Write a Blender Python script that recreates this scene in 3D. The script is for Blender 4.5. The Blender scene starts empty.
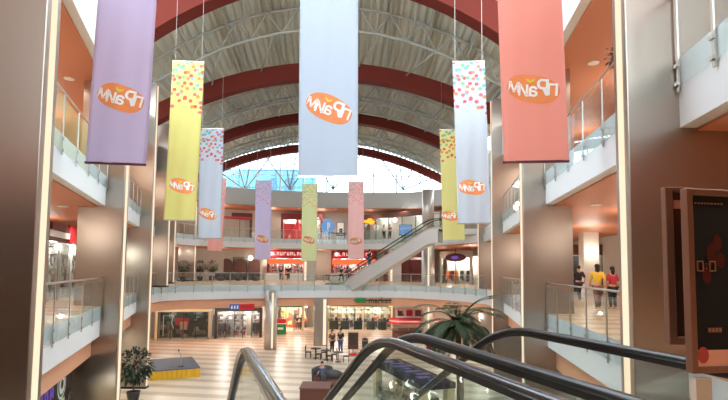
import bpy, bmesh, math, random
from mathutils import Vector, Matrix, Euler
random.seed(7)
SC = bpy.context.scene
COL = SC.collection
PI = math.pi

# ---------------------------------------------------------------- camera model
F = 490.0; CX = 364.0; CY = 236.5
TH = math.radians(3.8); RO = math.radians(0.55)
EYE = 7.0
G0, L1, L2, L3 = 0.0, 5.5, 10.5, 15.5

def ray(px, py):
    x = (px-CX)/F; y = -(py-CY)/F
    c, s = math.cos(RO), math.sin(RO)
    x, y = c*x-s*y, s*x+c*y
    ct, st = math.cos(TH), math.sin(TH)
    return Vector((x, ct-st*y, st+ct*y))
def at(px, py, Y):
    d = ray(px, py); k = Y/d.y
    return Vector((d.x*k, Y, EYE+d.z*k))
def atz(px, py, z):
    d = ray(px, py); k = (z-EYE)/d.z
    return Vector((d.x*k, d.y*k, z))

cam_d = bpy.data.cameras.new('camera')
cam = bpy.data.objects.new('camera', cam_d); COL.objects.link(cam)
cam.location = (0, 0, EYE)
cam_d.sensor_width = 36.0; cam_d.lens = F/728*36
cam_d.shift_y = (CY-200)/728
cam_d.clip_start = 0.05; cam_d.clip_end = 500
cam.matrix_world = Matrix.Translation((0, 0, EYE)) @ Matrix.Rotation(PI/2+TH, 4, 'X') @ Matrix.Rotation(RO, 4, 'Z')
SC.camera = cam

# ---------------------------------------------------------------- materials
def srgb(r, g, b):
    f = lambda c: (c/255/12.92) if c/255 <= 0.04045 else ((c/255+0.055)/1.055)**2.4
    return (f(r), f(g), f(b), 1)
MATS = {}
def newmat(name):
    m = bpy.data.materials.new(name); m.use_nodes = True
    nt = m.node_tree; nt.nodes.clear()
    out = nt.nodes.new('ShaderNodeOutputMaterial')
    return m, nt, out
def N(nt, t, **kw):
    n = nt.nodes.new('ShaderNode'+t)
    for k, v in kw.items():
        if k in n.inputs.keys(): n.inputs[k].default_value = v
        else: setattr(n, k, v)
    return n
def mat(name, col, rough=0.6, metal=0.0, noise=0.0, scale=3.0, bump=0.0, spec=0.5, coat=0.0):
    m, nt, out = newmat(name)
    p = N(nt, 'BsdfPrincipled')
    p.inputs['Roughness'].default_value = rough; p.inputs['Metallic'].default_value = metal
    p.inputs['Specular IOR Level'].default_value = spec
    p.inputs['Coat Weight'].default_value = coat
    c = srgb(*col)
    tc = N(nt, 'TexCoord'); nz = N(nt, 'TexNoise'); nz.inputs['Scale'].default_value = scale; nz.inputs['Detail'].default_value = 4
    nt.links.new(tc.outputs['Object'], nz.inputs['Vector'])
    mx = N(nt, 'MixRGB'); mx.blend_type = 'MULTIPLY'; mx.inputs[0].default_value = 1
    rp = N(nt, 'ValToRGB'); rp.color_ramp.elements[0].position = .3; rp.color_ramp.elements[1].position = .7
    lo = 1-noise; rp.color_ramp.elements[0].color = (lo, lo, lo, 1); rp.color_ramp.elements[1].color = (1, 1, 1, 1)
    nt.links.new(nz.outputs['Fac'], rp.inputs[0])
    mx.inputs[1].default_value = c; nt.links.new(rp.outputs[0], mx.inputs[2])
    nt.links.new(mx.outputs[0], p.inputs['Base Color'])
    if bump:
        b = N(nt, 'Bump'); b.inputs['Strength'].default_value = bump; b.inputs['Distance'].default_value = .02
        nt.links.new(nz.outputs['Fac'], b.inputs['Height']); nt.links.new(b.outputs[0], p.inputs['Normal'])
    nt.links.new(p.outputs[0], out.inputs[0])
    MATS[name] = m; return m
def emit(name, col, strength):
    m, nt, out = newmat(name)
    e = N(nt, 'Emission'); e.inputs[0].default_value = srgb(*col); e.inputs[1].default_value = strength
    nt.links.new(e.outputs[0], out.inputs[0]); MATS[name] = m; return m
def glassmat(name, tint, refl=0.5, rough=0.02, body=0.0, bodycol=(200, 225, 225)):
    m, nt, out = newmat(name)
    t = N(nt, 'BsdfTransparent'); t.inputs[0].default_value = srgb(*tint)
    g = N(nt, 'BsdfGlossy'); g.inputs['Roughness'].default_value = rough
    lw = N(nt, 'LayerWeight'); lw.inputs[0].default_value = .5
    pw = N(nt, 'Math'); pw.operation = 'POWER'; pw.inputs[1].default_value = 5; nt.links.new(lw.outputs['Facing'], pw.inputs[0])
    mu = N(nt, 'Math'); mu.operation = 'MULTIPLY_ADD'; mu.inputs[1].default_value = .9*refl; mu.inputs[2].default_value = .045*refl
    nt.links.new(pw.outputs[0], mu.inputs[0])
    mx = N(nt, 'MixShader'); nt.links.new(mu.outputs[0], mx.inputs[0])
    d = N(nt, 'BsdfDiffuse'); d.inputs[0].default_value = srgb(*bodycol)
    m2 = N(nt, 'MixShader'); m2.inputs[0].default_value = body
    nt.links.new(t.outputs[0], m2.inputs[1]); nt.links.new(d.outputs[0], m2.inputs[2])
    nt.links.new(m2.outputs[0], mx.inputs[1]); nt.links.new(g.outputs[0], mx.inputs[2])
    nt.links.new(mx.outputs[0], out.inputs[0]); MATS[name] = m; return m

def steel(name, col, rough, metal=.9):
    m, nt, out = newmat(name)
    p = N(nt, 'BsdfPrincipled'); p.inputs['Metallic'].default_value = metal
    tc = N(nt, 'TexCoord'); mp = N(nt, 'Mapping'); mp.inputs['Scale'].default_value = (90, 90, .6)
    nz = N(nt, 'TexNoise'); nz.inputs['Scale'].default_value = 1.0; nz.inputs['Detail'].default_value = 3
    nt.links.new(tc.outputs['Object'], mp.inputs[0]); nt.links.new(mp.outputs[0], nz.inputs['Vector'])
    mr = N(nt, 'MapRange'); mr.inputs['To Min'].default_value = rough-.02; mr.inputs['To Max'].default_value = rough+.02
    nt.links.new(nz.outputs['Fac'], mr.inputs['Value']); nt.links.new(mr.outputs[0], p.inputs['Roughness'])
    mx = N(nt, 'MixRGB'); mx.blend_type = 'MULTIPLY'; mx.inputs[0].default_value = .05
    mx.inputs[1].default_value = srgb(*col); nt.links.new(nz.outputs['Color'], mx.inputs[2])
    nt.links.new(mx.outputs[0], p.inputs['Base Color'])
    nt.links.new(p.outputs[0], out.inputs[0]); MATS[name] = m; return m

def floor_stripes(name, base, dark, period, ang, duty=.5, rough=.25):
    m, nt, out = newmat(name)
    p = N(nt, 'BsdfPrincipled'); p.inputs['Roughness'].default_value = rough
    tc = N(nt, 'TexCoord'); sp = N(nt, 'SeparateXYZ'); nt.links.new(tc.outputs['Object'], sp.inputs[0])
    def M(op, a, b):
        n = N(nt, 'Math'); n.operation = op
        for i, v in enumerate((a, b)):
            if isinstance(v, (int, float)): n.inputs[i].default_value = v
            else: nt.links.new(v, n.inputs[i])
        return n.outputs[0]
    t = M('ADD', M('MULTIPLY', sp.outputs[0], math.sin(ang)), M('MULTIPLY', sp.outputs[1], math.cos(ang)))
    fr = M('FRACT', M('DIVIDE', t, period), 0)
    mask = M('LESS_THAN', fr, duty)
    nz = N(nt, 'TexNoise'); nz.inputs['Scale'].default_value = 1.5
    nt.links.new(tc.outputs['Object'], nz.inputs['Vector'])
    mx = N(nt, 'MixRGB'); mx.inputs[1].default_value = srgb(*base); mx.inputs[2].default_value = srgb(*dark)
    nt.links.new(mask, mx.inputs[0])
    # tile joints
    br = N(nt, 'TexBrick'); br.inputs['Scale'].default_value = 1.6; br.inputs['Color1'].default_value = (1, 1, 1, 1)
    br.inputs['Color2'].default_value = (.94, .94, .94, 1); br.inputs['Mortar'].default_value = (.75, .75, .75, 1); br.inputs['Mortar Size'].default_value = .008
    br.offset = 0
    nt.links.new(tc.outputs['Object'], br.inputs['Vector'])
    m2 = N(nt, 'MixRGB'); m2.blend_type = 'MULTIPLY'; m2.inputs[0].default_value = 1
    nt.links.new(mx.outputs[0], m2.inputs[1]); nt.links.new(br.outputs['Color'], m2.inputs[2])
    nt.links.new(m2.outputs[0], p.inputs['Base Color'])
    nt.links.new(p.outputs[0], out.inputs[0]); MATS[name] = m; return m

def banner_mat(name, col, dots):
    m, nt, out = newmat(name)
    tc = N(nt, 'TexCoord'); base = srgb(*col)
    colnode = N(nt, 'RGB'); colnode.outputs[0].default_value = base; cur = colnode.outputs[0]
    if dots:
        mp = N(nt, 'Mapping'); mp.inputs['Scale'].default_value = (1.6*4.0, 1, 7.8*4.0)
        nt.links.new(tc.outputs['Generated'], mp.inputs[0])
        sx = N(nt, 'SeparateXYZ'); nt.links.new(mp.outputs[0], sx.inputs[0])
        cb = N(nt, 'CombineXYZ'); nt.links.new(sx.outputs[0], cb.inputs[0]); nt.links.new(sx.outputs[2], cb.inputs[1])
        vo = N(nt, 'TexVoronoi'); vo.voronoi_dimensions = '2D'; vo.inputs['Scale'].default_value = 1.0
        nt.links.new(cb.outputs[0], vo.inputs['Vector'])
        lt = N(nt, 'Math'); lt.operation = 'LESS_THAN'; lt.inputs[1].default_value = .36; nt.links.new(vo.outputs['Distance'], lt.inputs[0])
        sg = N(nt, 'SeparateXYZ'); nt.links.new(tc.outputs['Generated'], sg.inputs[0])
        # fewer spots further down the cloth
        mr = N(nt, 'MapRange'); mr.inputs['From Min'].default_value = .66; mr.inputs['From Max'].default_value = .80
        nt.links.new(sg.outputs[2], mr.inputs['Value'])
        sc = N(nt, 'SeparateColor'); nt.links.new(vo.outputs['Color'], sc.inputs[0])
        l2 = N(nt, 'Math'); l2.operation = 'LESS_THAN'; nt.links.new(sc.outputs[1], l2.inputs[0]); nt.links.new(mr.outputs[0], l2.inputs[1])
        mu = N(nt, 'Math'); mu.operation = 'MULTIPLY'; nt.links.new(lt.outputs[0], mu.inputs[0]); nt.links.new(l2.outputs[0], mu.inputs[1])
        rp = N(nt, 'ValToRGB'); rp.color_ramp.interpolation = 'CONSTANT'
        cs = [(226, 84, 88), (130, 186, 222), (240, 150, 90), (136, 200, 140), (232, 110, 140)]
        e = rp.color_ramp.elements
        while len(e) < len(cs): e.new(.5)
        for i, c in enumerate(cs): e[i].position = i/len(cs); e[i].color = srgb(*c)
        nt.links.new(sc.outputs[0], rp.inputs[0])
        mx = N(nt, 'MixRGB'); fd = N(nt, 'Math'); fd.operation = 'MULTIPLY'; fd.inputs[1].default_value = .85 if dots == 1 else .35; nt.links.new(mu.outputs[0], fd.inputs[0]); nt.links.new(fd.outputs[0], mx.inputs[0]); nt.links.new(cur, mx.inputs[1]); nt.links.new(rp.outputs[0], mx.inputs[2])
        cur = mx.outputs[0]
    d = N(nt, 'BsdfDiffuse'); t = N(nt, 'BsdfTranslucent'); mx = N(nt, 'MixShader'); mx.inputs[0].default_value = .45
    nt.links.new(cur, d.inputs[0]); nt.links.new(cur, t.inputs[0])
    nt.links.new(d.outputs[0], mx.inputs[1]); nt.links.new(t.outputs[0], mx.inputs[2]); nt.links.new(mx.outputs[0], out.inputs[0])
    MATS[name] = m; return m

def patch_mat(name, cols, scale, rough=.5):
    """many small differently coloured goods: Voronoi cells coloured from a palette"""
    m, nt, out = newmat(name)
    p = N(nt, 'BsdfPrincipled'); p.inputs['Roughness'].default_value = rough
    tc = N(nt, 'TexCoord'); vo = N(nt, 'TexVoronoi'); vo.distance = 'CHEBYCHEV'; vo.inputs['Scale'].default_value = scale
    nt.links.new(tc.outputs['Object'], vo.inputs['Vector'])
    sc = N(nt, 'SeparateColor'); nt.links.new(vo.outputs['Color'], sc.inputs[0])
    rp = N(nt, 'ValToRGB'); rp.color_ramp.interpolation = 'CONSTANT'; e = rp.color_ramp.elements
    while len(e) < len(cols): e.new(.5)
    for i, c in enumerate(cols): e[i].position = i/len(cols); e[i].color = srgb(*c)
    nt.links.new(sc.outputs[0], rp.inputs[0]); nt.links.new(rp.outputs[0], p.inputs['Base Color'])
    nt.links.new(p.outputs[0], out.inputs[0]); MATS[name] = m; return m

steel('steel', (176, 165, 154), .33, .92)
steel('column_steel', (206, 198, 190), .36, .55)
steel('steel_fine', (190, 186, 180), .28)
mat('fascia', (226, 230, 232), .45)
mat('soffit', (202, 130, 96), .55)
mat('soffit_band', (226, 168, 134), .6)
mat('wall_beige', (188, 178, 164), .7, noise=.06)
mat('wall_ochre', (214, 170, 104), .7, noise=.05)
mat('wall_white', (226, 224, 218), .7)
mat('parapet', (172, 172, 168), .7)
mat('beam_red', (96, 38, 30), .85, spec=.15)
mat('truss_grey', (150, 154, 148), .5)
mat('gable_grey', (138, 148, 152), .6)
mat('purlin', (150, 150, 138), .5)
mat('rubber', (22, 22, 26), .28, spec=.6)
mat('rubber_gloss', (34, 38, 44), .2, spec=.8, coat=.5)
mat('dark_metal', (48, 46, 46), .4, .5)
mat('black', (24, 24, 26), .5)
mat('dark_grey', (62, 60, 60), .6)
mat('stage_top', (104, 106, 116), .7, noise=.08)
mat('yellow_skirt', (226, 176, 40), .7)
mat('leaf', (58, 84, 46), .6, noise=.3, scale=8)
mat('leaf_dark', (40, 58, 40), .6, noise=.3, scale=8)
mat('palm_leaf', (64, 82, 52), .55, noise=.3, scale=3)
mat('bark', (110, 84, 60), .9, noise=.3, scale=12)
mat('pot', (40, 38, 40), .4)
mat('red', (196, 36, 40), .5)
mat('deep_red', (120, 26, 30), .5)
mat('sign_red', (222, 30, 44), .5)
mat('sign_blue', (40, 96, 190), .5)
mat('white', (240, 240, 238), .5)
mat('cream', (236, 220, 176), .6)
mat('green', (30, 128, 62), .5)
mat('dark_green', (22, 58, 40), .5)
mat('wall_taupe', (150, 128, 112), .7)
mat('brown', (96, 54, 40), .5)
mat('copper', (112, 80, 66), .4, .3)
mat('copper_dark', (74, 54, 48), .5, .2)
mat('skin', (206, 160, 132), .6)
mat('hair', (40, 30, 26), .7)
mat('cloth_yellow', (226, 186, 60), .8)
mat('cloth_red', (190, 60, 70), .8)
mat('cloth_dark', (44, 44, 52), .8)
mat('cloth_blue', (70, 92, 140), .8)
mat('cloth_white', (224, 222, 220), .8)
mat('cloth_brown', (110, 76, 66), .8)
mat('orange', (236, 144, 84), .6)
mat('leaf_yellow', (232, 206, 60), .6)
mat('purple', (84, 56, 120), .5)
mat('maroon', (90, 32, 50), .5)
mat('deck_metal', (176, 178, 166), .55, noise=.08, scale=1.2)
mat('cladding', (206, 206, 204), .35, .4)
mat('outside_wall', (64, 128, 148), .2)
mat('outside_frame', (40, 88, 112), .4)
mat('poster', (26, 28, 30), .7, spec=.1)
mat('poster_red', (150, 50, 48), .5)
mat('poster_band', (196, 150, 136), .5)
mat('poster_text', (128, 100, 90), .8, spec=.05)
mat('poster_flower', (70, 34, 32), .8, spec=.05)
mat('wood_floor', (222, 190, 152), .4)
emit('led', (255, 228, 196), 1.15)
emit('lamp_disc', (255, 236, 208), 14)
emit('globe', (255, 240, 214), 6)
emit('neon_orange', (255, 150, 40), 2.2)
emit('screen_blue', (120, 164, 214), .85)
emit('sign_glow', (255, 238, 230), 1.2)
emit('sign_red_glow', (235, 50, 50), .9)
emit('sign_orange_glow', (255, 120, 70), 1.0)
emit('purple_glow', (130, 96, 190), .7)
glassmat('glass', (248, 252, 252), .6, .02, .03)
glassmat('glass_green', (247, 251, 249), .5, .02, .015)
glassmat('glass_clear', (250, 252, 252), .7, .02, .01)
glassmat('glass_shop', (236, 240, 239), .9, .02, .0)
glassmat('glass_gable', (246, 251, 253), .5, .02, .04, (225, 238, 242))
floor_stripes('floor_tiles', (226, 210, 186), (192, 174, 154), 1.7, math.radians(8),   .42, .34)
floor_stripes('gallery_tiles', (226, 196, 156), (190, 150, 114), 1.2, math.radians(4), .4, .3)
patch_mat('goods', [(226, 220, 214), (190, 70, 70), (80, 90, 120), (236, 232, 228), (60, 52, 52), (220, 150, 110), (150, 160, 170)], 3.2)
patch_mat('goods_red', [(214, 60, 50), (240, 226, 216), (232, 130, 80), (120, 110, 130), (250, 240, 236), (170, 40, 50)], 2.6)
patch_mat('goods_dark', [(54, 66, 62), (30, 36, 36), (120, 110, 100), (70, 50, 46), (44, 60, 60), (160, 150, 140)], 2.4)
patch_mat('goods_food', [(236, 214, 150), (150, 110, 90), (226, 190, 130), (90, 70, 70), (200, 90, 60), (240, 232, 200)], 1.8)
patch_mat('goods_clothes', [(150, 60, 40), (60, 60, 70), (196, 200, 204), (40, 40, 46), (180, 90, 60), (90, 80, 60)], 1.6)
patch_mat('goods_teal', [(180, 210, 200), (230, 236, 234), (90, 140, 120), (120, 120, 116), (220, 200, 180), (60, 90, 80)], 4.5)

# ---------------------------------------------------------------- mesh helpers
class MB:
    def __init__(s): s.v = []; s.f = []; s.m = []; s.cur = 0
    def add(s, vs, fs):
        o = len(s.v); s.v += [Vector(v) for v in vs]
        for f in fs: s.f.append([i+o for i in f]); s.m.append(s.cur)
        return s
    def box(s, a, b):
        x0, y0, z0 = a; x1, y1, z1 = b
        return s.add([(x0,y0,z0),(x1,y0,z0),(x1,y1,z0),(x0,y1,z0),(x0,y0,z1),(x1,y0,z1),(x1,y1,z1),(x0,y1,z1)],
              [(0,3,2,1),(4,5,6,7),(0,1,5,4),(1,2,6,5),(2,3,7,6),(3,0,4,7)])
    def obox(s, c, size, rz=0):
        """box centred on c (z centre) turned by rz"""
        sx, sy, sz = [q/2 for q in size]; R = Matrix.Rotation(rz, 3, 'Z'); c = Vector(c)
        vs = [c+R@Vector(p) for p in [(-sx,-sy,-sz),(sx,-sy,-sz),(sx,sy,-sz),(-sx,sy,-sz),(-sx,-sy,sz),(sx,-sy,sz),(sx,sy,sz),(-sx,sy,sz)]]
        return s.add(vs, [(0,3,2,1),(4,5,6,7),(0,1,5,4),(1,2,6,5),(2,3,7,6),(3,0,4,7)])
    def bar(s, p, q, w, h, up=(0,0,1)):
        p, q = Vector(p), Vector(q); d = (q-p).normalized(); up = Vector(up)
        r = d.cross(up)
        if r.length < 1e-4: r = d.cross(Vector((0,1,0)))
        r.normalize(); u = r.cross(d)
        vs = [e+a*r*w/2+b*u*h/2 for e in (p, q) for a, b in ((-1,-1),(1,-1),(1,1),(-1,1))]
        return s.add(vs, [(0,1,2,3),(7,6,5,4),(0,4,5,1),(1,5,6,2),(2,6,7,3),(3,7,4,0)])
    def tube(s, pts, r, n=8, cap=True):
        pts = [Vector(p) for p in pts]; rs = r if isinstance(r, (list, tuple)) else [r]*len(pts)
        vs = []; fs = []; prev = None
        for i, p in enumerate(pts):
            d = (pts[min(i+1, len(pts)-1)]-pts[max(i-1, 0)]).normalized()
            if prev is None:
                a = d.cross(Vector((0,0,1)))
                if a.length < 1e-3: a = d.cross(Vector((0,1,0)))
            else: a = prev-d*prev.dot(d)
            a.normalize(); b = d.cross(a); prev = a
            for k in range(n):
                t = 2*PI*k/n; vs.append(p+rs[i]*(math.cos(t)*a+math.sin(t)*b))
        for i in range(len(pts)-1):
            for k in range(n): fs.append((i*n+k, i*n+(k+1)%n, (i+1)*n+(k+1)%n, (i+1)*n+k))
        if cap: fs.append(tuple(range(n))[::-1]); fs.append(tuple((len(pts)-1)*n+k for k in range(n)))
        return s.add(vs, fs)
    def sweep(s, pts, prof, side):
        """sweep a profile (across, up) along pts lying in a vertical plane with horizontal normal side"""
        pts = [Vector(p) for p in pts]; side = Vector(side); vs = []; fs = []; n = len(prof)
        for i, p in enumerate(pts):
            d = (pts[min(i+1, len(pts)-1)]-pts[max(i-1, 0)]).normalized(); u = side.cross(d)
            for a, b in prof: vs.append(p+side*a+u*b)
        for i in range(len(pts)-1):
            for k in range(n): fs.append((i*n+k, i*n+(k+1)%n, (i+1)*n+(k+1)%n, (i+1)*n+k))
        fs.append(tuple(range(n))[::-1]); fs.append(tuple((len(pts)-1)*n+k for k in range(n)))
        return s.add(vs, fs)
    def prism(s, poly, z0, z1):
        n = len(poly); vs = [(x, y, z0) for x, y in poly]+[(x, y, z1) for x, y in poly]
        fs = [tuple(range(n))[::-1], tuple(range(n, 2*n))]+[(i, (i+1)%n, n+(i+1)%n, n+i) for i in range(n)]
        return s.add(vs, fs)
    def lathe(s, prof, c=(0,0,0), n=16):
        c = Vector(c); vs = []; fs = []
        for r, z in prof:
            for k in range(n): t = 2*PI*k/n; vs.append(c+Vector((r*math.cos(t), r*math.sin(t), z)))
        for i in range(len(prof)-1):
            for k in range(n): fs.append((i*n+k, i*n+(k+1)%n, (i+1)*n+(k+1)%n, (i+1)*n+k))
        fs.append(tuple(range(n))[::-1]); fs.append(tuple((len(prof)-1)*n+k for k in range(n)))
        return s.add(vs, fs)
    def ell(s, c, r, nu=12, nv=8, R=None):
        c = Vector(c); vs = []; fs = []; R = R or Matrix.Identity(3)
        for j in range(1, nv):
            ph = PI*j/nv
            for i in range(nu):
                t = 2*PI*i/nu; vs.append(c+R@Vector((r[0]*math.sin(ph)*math.cos(t), r[1]*math.sin(ph)*math.sin(t), r[2]*math.cos(ph))))
        for j in range(nv-2):
            for i in range(nu): fs.append((j*nu+i, (j+1)*nu+i, (j+1)*nu+(i+1)%nu, j*nu+(i+1)%nu))
        top = len(vs); vs.append(c+R@Vector((0,0,r[2]))); bot = len(vs); vs.append(c-R@Vector((0,0,r[2])))
        for i in range(nu):
            fs.append((top, i, (i+1)%nu)); fs.append((bot, (nv-2)*nu+(i+1)%nu, (nv-2)*nu+i))
        return s.add(vs, fs)
    def strip(s, a, b):
        """quads between two equal-length rows of points"""
        n = len(a); return s.add(list(a)+list(b), [(i, i+1, n+i+1, n+i) for i in range(n-1)])
    def mesh(s, name, mats, smooth=False, inv=None):
        me = bpy.data.meshes.new(name)
        vs = [inv@v for v in s.v] if inv else s.v
        me.from_pydata([tuple(v) for v in vs], [], s.f)
        for m in (mats if isinstance(mats, (list, tuple)) else [mats]): me.materials.append(MATS[m])
        for p, k in zip(me.polygons, s.m): p.material_index = k; p.use_smooth = smooth
        me.update(); return me
    def build(s, name, mats, parent=None, smooth=False, bevel=0, local=False):
        inv = None
        if parent is not None and not local: inv = root_matrix(parent).inverted()
        o = bpy.data.objects.new(name, s.mesh(name, mats, smooth, inv)); COL.objects.link(o)
        if parent is not None: o.parent = parent
        if bevel:
            b = o.modifiers.new('bevel', 'BEVEL'); b.width = bevel; b.segments = 2; b.limit_method = 'ANGLE'
        return o
def root_matrix(o):
    M = Matrix.Identity(4)
    while o is not None:
        M = Matrix.LocRotScale(o.location, o.rotation_euler, o.scale) @ M; o = o.parent
    return M
def tag(o, label=None, cat=None, group=None, kind=None):
    if label: o['label'] = label
    if cat: o['category'] = cat
    if group: o['group'] = group
    if kind: o['kind'] = kind
    return o
def thing(name, label, cat, loc, rz=0, group=None):
    o = bpy.data.objects.new(name, None); COL.objects.link(o); o.empty_display_size = .2
    o.location = loc; o.rotation_euler = (0, 0, rz)
    return tag(o, label, cat, group)
def inst(name, me, parent, loc, rz=0):
    """child object sharing mesh data; loc in world coordinates"""
    o = bpy.data.objects.new(name, me); COL.objects.link(o); o.parent = parent
    o.location = root_matrix(parent).inverted() @ Vector(loc); o.rotation_euler = (0, 0, rz)
    return o
def copy_tree(o, parent=None):
    c = o.copy(); COL.objects.link(c)
    if parent is not None: c.parent = parent
    for ch in list(o.children): copy_tree(ch, c)
    return c
def struct(name, mb, mats, label=None, smooth=False, bevel=0):
    o = mb.build(name, mats, None, smooth, bevel); o['kind'] = 'structure'
    if label: o['label'] = label
    return o
def point(loc, power, col, r=.15, spot=None):
    d = bpy.data.lights.new('light', 'SPOT' if spot else 'POINT'); d.energy = power; d.color = col; d.shadow_soft_size = r
    if spot: d.spot_size = spot; d.spot_blend = .6
    o = bpy.data.objects.new('light', d); COL.objects.link(o); o.location = loc; return o
def area(loc, power, col, sx, sy, rot=(0,0,0)):
    d = bpy.data.lights.new('light', 'AREA'); d.energy = power; d.color = col; d.shape = 'RECTANGLE'; d.size = sx; d.size_y = sy
    o = bpy.data.objects.new('light', d); COL.objects.link(o); o.location = loc; o.rotation_euler = rot; return o

def text_mesh(txt, size, mirror=False, extrude=.004, bold=0.0):
    cu = bpy.data.curves.new('t', 'FONT'); cu.body = txt; cu.size = size; cu.align_x = 'CENTER'; cu.align_y = 'CENTER'; cu.extrude = extrude; cu.offset = bold
    o = bpy.data.objects.new('t', cu); COL.objects.link(o)
    dg = bpy.context.evaluated_depsgraph_get()
    me = bpy.data.meshes.new_from_object(o.evaluated_get(dg))
    vs = [v.co.copy() for v in me.vertices]; fs = [list(p.vertices) for p in me.polygons]
    bpy.data.objects.remove(o); bpy.data.curves.remove(cu); bpy.data.meshes.remove(me)
    if mirror:
        for v in vs: v.x = -v.x
        fs = [f[::-1] for f in fs]
    return vs, fs

def catmull(pts, sub=4):
    P = [Vector(p).to_2d() if len(p) > 2 else Vector(p) for p in pts]; out = []
    for i in range(len(P)-1):
        p0 = P[max(i-1, 0)]; p1 = P[i]; p2 = P[i+1]; p3 = P[min(i+2, len(P)-1)]
        for k in range(sub):
            t = k/sub
            out.append(.5*((2*p1)+(-p0+p2)*t+(2*p0-5*p1+4*p2-p3)*t*t+(-p0+3*p1-3*p2+p3)*t**3))
    out.append(P[-1]); return out
def offset(poly, d):
    """offset an open polyline to its left by d"""
    out = []
    for i, p in enumerate(poly):
        t = (poly[min(i+1, len(poly)-1)]-poly[max(i-1, 0)]).normalized()
        out.append(p+Vector((-t.y, t.x))*d)
    return out
def resample(poly, step):
    L = [0]
    for a, b in zip(poly, poly[1:]): L.append(L[-1]+(b-a).length)
    n = max(1, round(L[-1]/step)); out = []; j = 0
    for k in range(n+1):
        s = L[-1]*k/n
        while j < len(poly)-2 and L[j+1] < s: j += 1
        t = 0 if L[j+1] == L[j] else (s-L[j])/(L[j+1]-L[j]); out.append(poly[j].lerp(poly[j+1], max(0, min(1, t))))
    return out
def v3(p, z): return Vector((p[0], p[1], z))

# ---------------------------------------------------------------- plan of the atrium
LE = [Vector(p) for p in [(-6.78,9.1),(-7.3,10.6),(-10.05,18.9),(-13.2,28.7),(-15.6,36.2)]]
RE = [Vector(p) for p in [(8.76,30.8),(6.45,17.3),(5.13,7.8),(4.85,5.6)]]
F1 = catmull([(-15.6,36.2),(-15.6,38.2),(-14.9,39.6),(-13.3,40.8),(-11.2,42.1),(-7,44.1),(-2,45.5),(2.5,45.8),(6,44.4),(8.3,41.5),(9.6,38.3)], 4)
F2 = catmull([(-15.6,36.2),(-18.0,44),(-19,50),(-16.5,54.5),(-11,57.5),(-4,58.8),(1,58),(4.5,55),(6.8,49),(8.5,44),(9.9,40)], 4)
F3 = catmull([(-15.6,36.2),(-18.0,44),(-19,50),(-16.5,55),(-11,57.8),(-4,58.8),(2,58.7),(6.5,57.8),(9.6,54),(10.6,47),(10.3,41)], 4)
BF = catmull([(-22.0,36.2),(-23.5,43),(-24,52),(-20,59),(-12,62.5),(-4,63.5),(3,63),(9,60),(13,54),(15,47),(16.5,41)], 4)
LB = [Vector(p) for p in [(-13.0,9.1),(-13.5,10.6),(-15.6,17.5),(-18.8,27),(-22.0,36.2)]]
RB = [Vector(p) for p in [(16.0,32),(14.5,18),(13.5,8),(13,5)]]

def gallery(name, edge, back, zf, band, label, em='fascia'):
    """floor slab with white edge, orange band or soffit underneath. edge runs with the void on its right-hand side"""
    b = MB(); e = [v3(p, 0) for p in edge]; bk = [v3(p, 0) for p in back]
    Z = lambda row, z: [Vector((p.x, p.y, z)) for p in row]
    rec = [v3(p, 0) for p in offset(edge, .28)]
    rec2 = [r.lerp(q, 0) for r, q in zip(rec, bk)]
    b.cur = 0; b.strip(Z(e, zf), Z(bk, zf))                       # walking surface
    b.cur = 1; b.strip(Z(e, zf-1.15), Z(e, zf)); b.strip(Z(rec2, zf-1.15), Z(e, zf-1.15))
    zl = zf-1.9 if band else zf-1.2
    b.cur = 2 if band else 3
    b.strip(Z(rec2, zl), Z(rec2, zf-1.15))
    b.cur = 3; b.strip(Z(bk, zl), Z(rec2, zl))
    b.cur = 1; b.strip(Z(bk, zf), Z(bk, zl))
    return struct(name, b, ['gallery_tiles', em, 'soffit_band', 'soffit'], label)

def conn(a, bk_a): return a
full1 = LE[:-1]+F1; full1b = LB[:-1]+BF
RIGHT_E = [F1[-1]]+RE; RIGHT_B = [BF[-1]]+RB
RIGHT_E2 = [F2[-1]]+RE; RIGHT_E3 = [F3[-1]]+RE
gallery('floor_first_left', LE, LB, L1, True, 'white edged left gallery slab at eye level')
gallery('floor_first_far', F1, BF, L1, True, 'curved far gallery slab at eye level')
gallery('floor_first_right', RIGHT_E, RIGHT_B, L1, True, 'white edged right gallery slab at eye level')
gallery('floor_second_left', LE, LB, L2, False, 'upper left gallery slab over the orange soffit')
gallery('floor_second_far', F2, BF, L2, False, 'upper far gallery slab over the red shops')
gallery('floor_second_right', RIGHT_E2, RIGHT_B, L2, False, 'upper right gallery slab over the orange soffit')
gallery('ceiling_top_left', LE, LB, L3, False, 'topmost left slab with orange soffit')
gallery('ceiling_top_far', F3, BF, L3, False, 'topmost far slab under the gable window', 'parapet')
gallery('ceiling_top_right', RIGHT_E3, RIGHT_B, L3, False, 'topmost right slab with orange soffit')

def wall(name, row, z0, z1, m, label=None, th=.25):
    b = MB(); r2 = offset(row, th)
    A = lambda r, z: [v3(p, z) for p in r]
    b.strip(A(row, z0), A(row, z1)); b.strip(A(r2, z1), A(r2, z0)); b.strip(A(row, z1), A(r2, z1)); b.strip(A(r2, z0), A(row, z0))
    return struct(name, b, m, label)
for nm, zf, ml, mf, mr in (('first', L1, 'wall_beige', 'wall_beige', 'wall_beige'), ('second', L2, 'wall_ochre', 'wall_beige', 'wall_ochre')):
    wall('wall_%s_left' % nm, LB, zf, zf+3.8, ml); wall('wall_%s_far' % nm, BF, zf, zf+3.8, mf); wall('wall_%s_right' % nm, RIGHT_B, zf, zf+3.8, mr)
# low parapet that closes the top slab towards the void
wall('wall_parapet_left', LE, L3, L3+.75, 'fascia'); wall('wall_parapet_far', F3, L3, L3+.75, 'parapet'); wall('wall_parapet_right', RIGHT_E3, L3, L3+.75, 'fascia')
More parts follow.
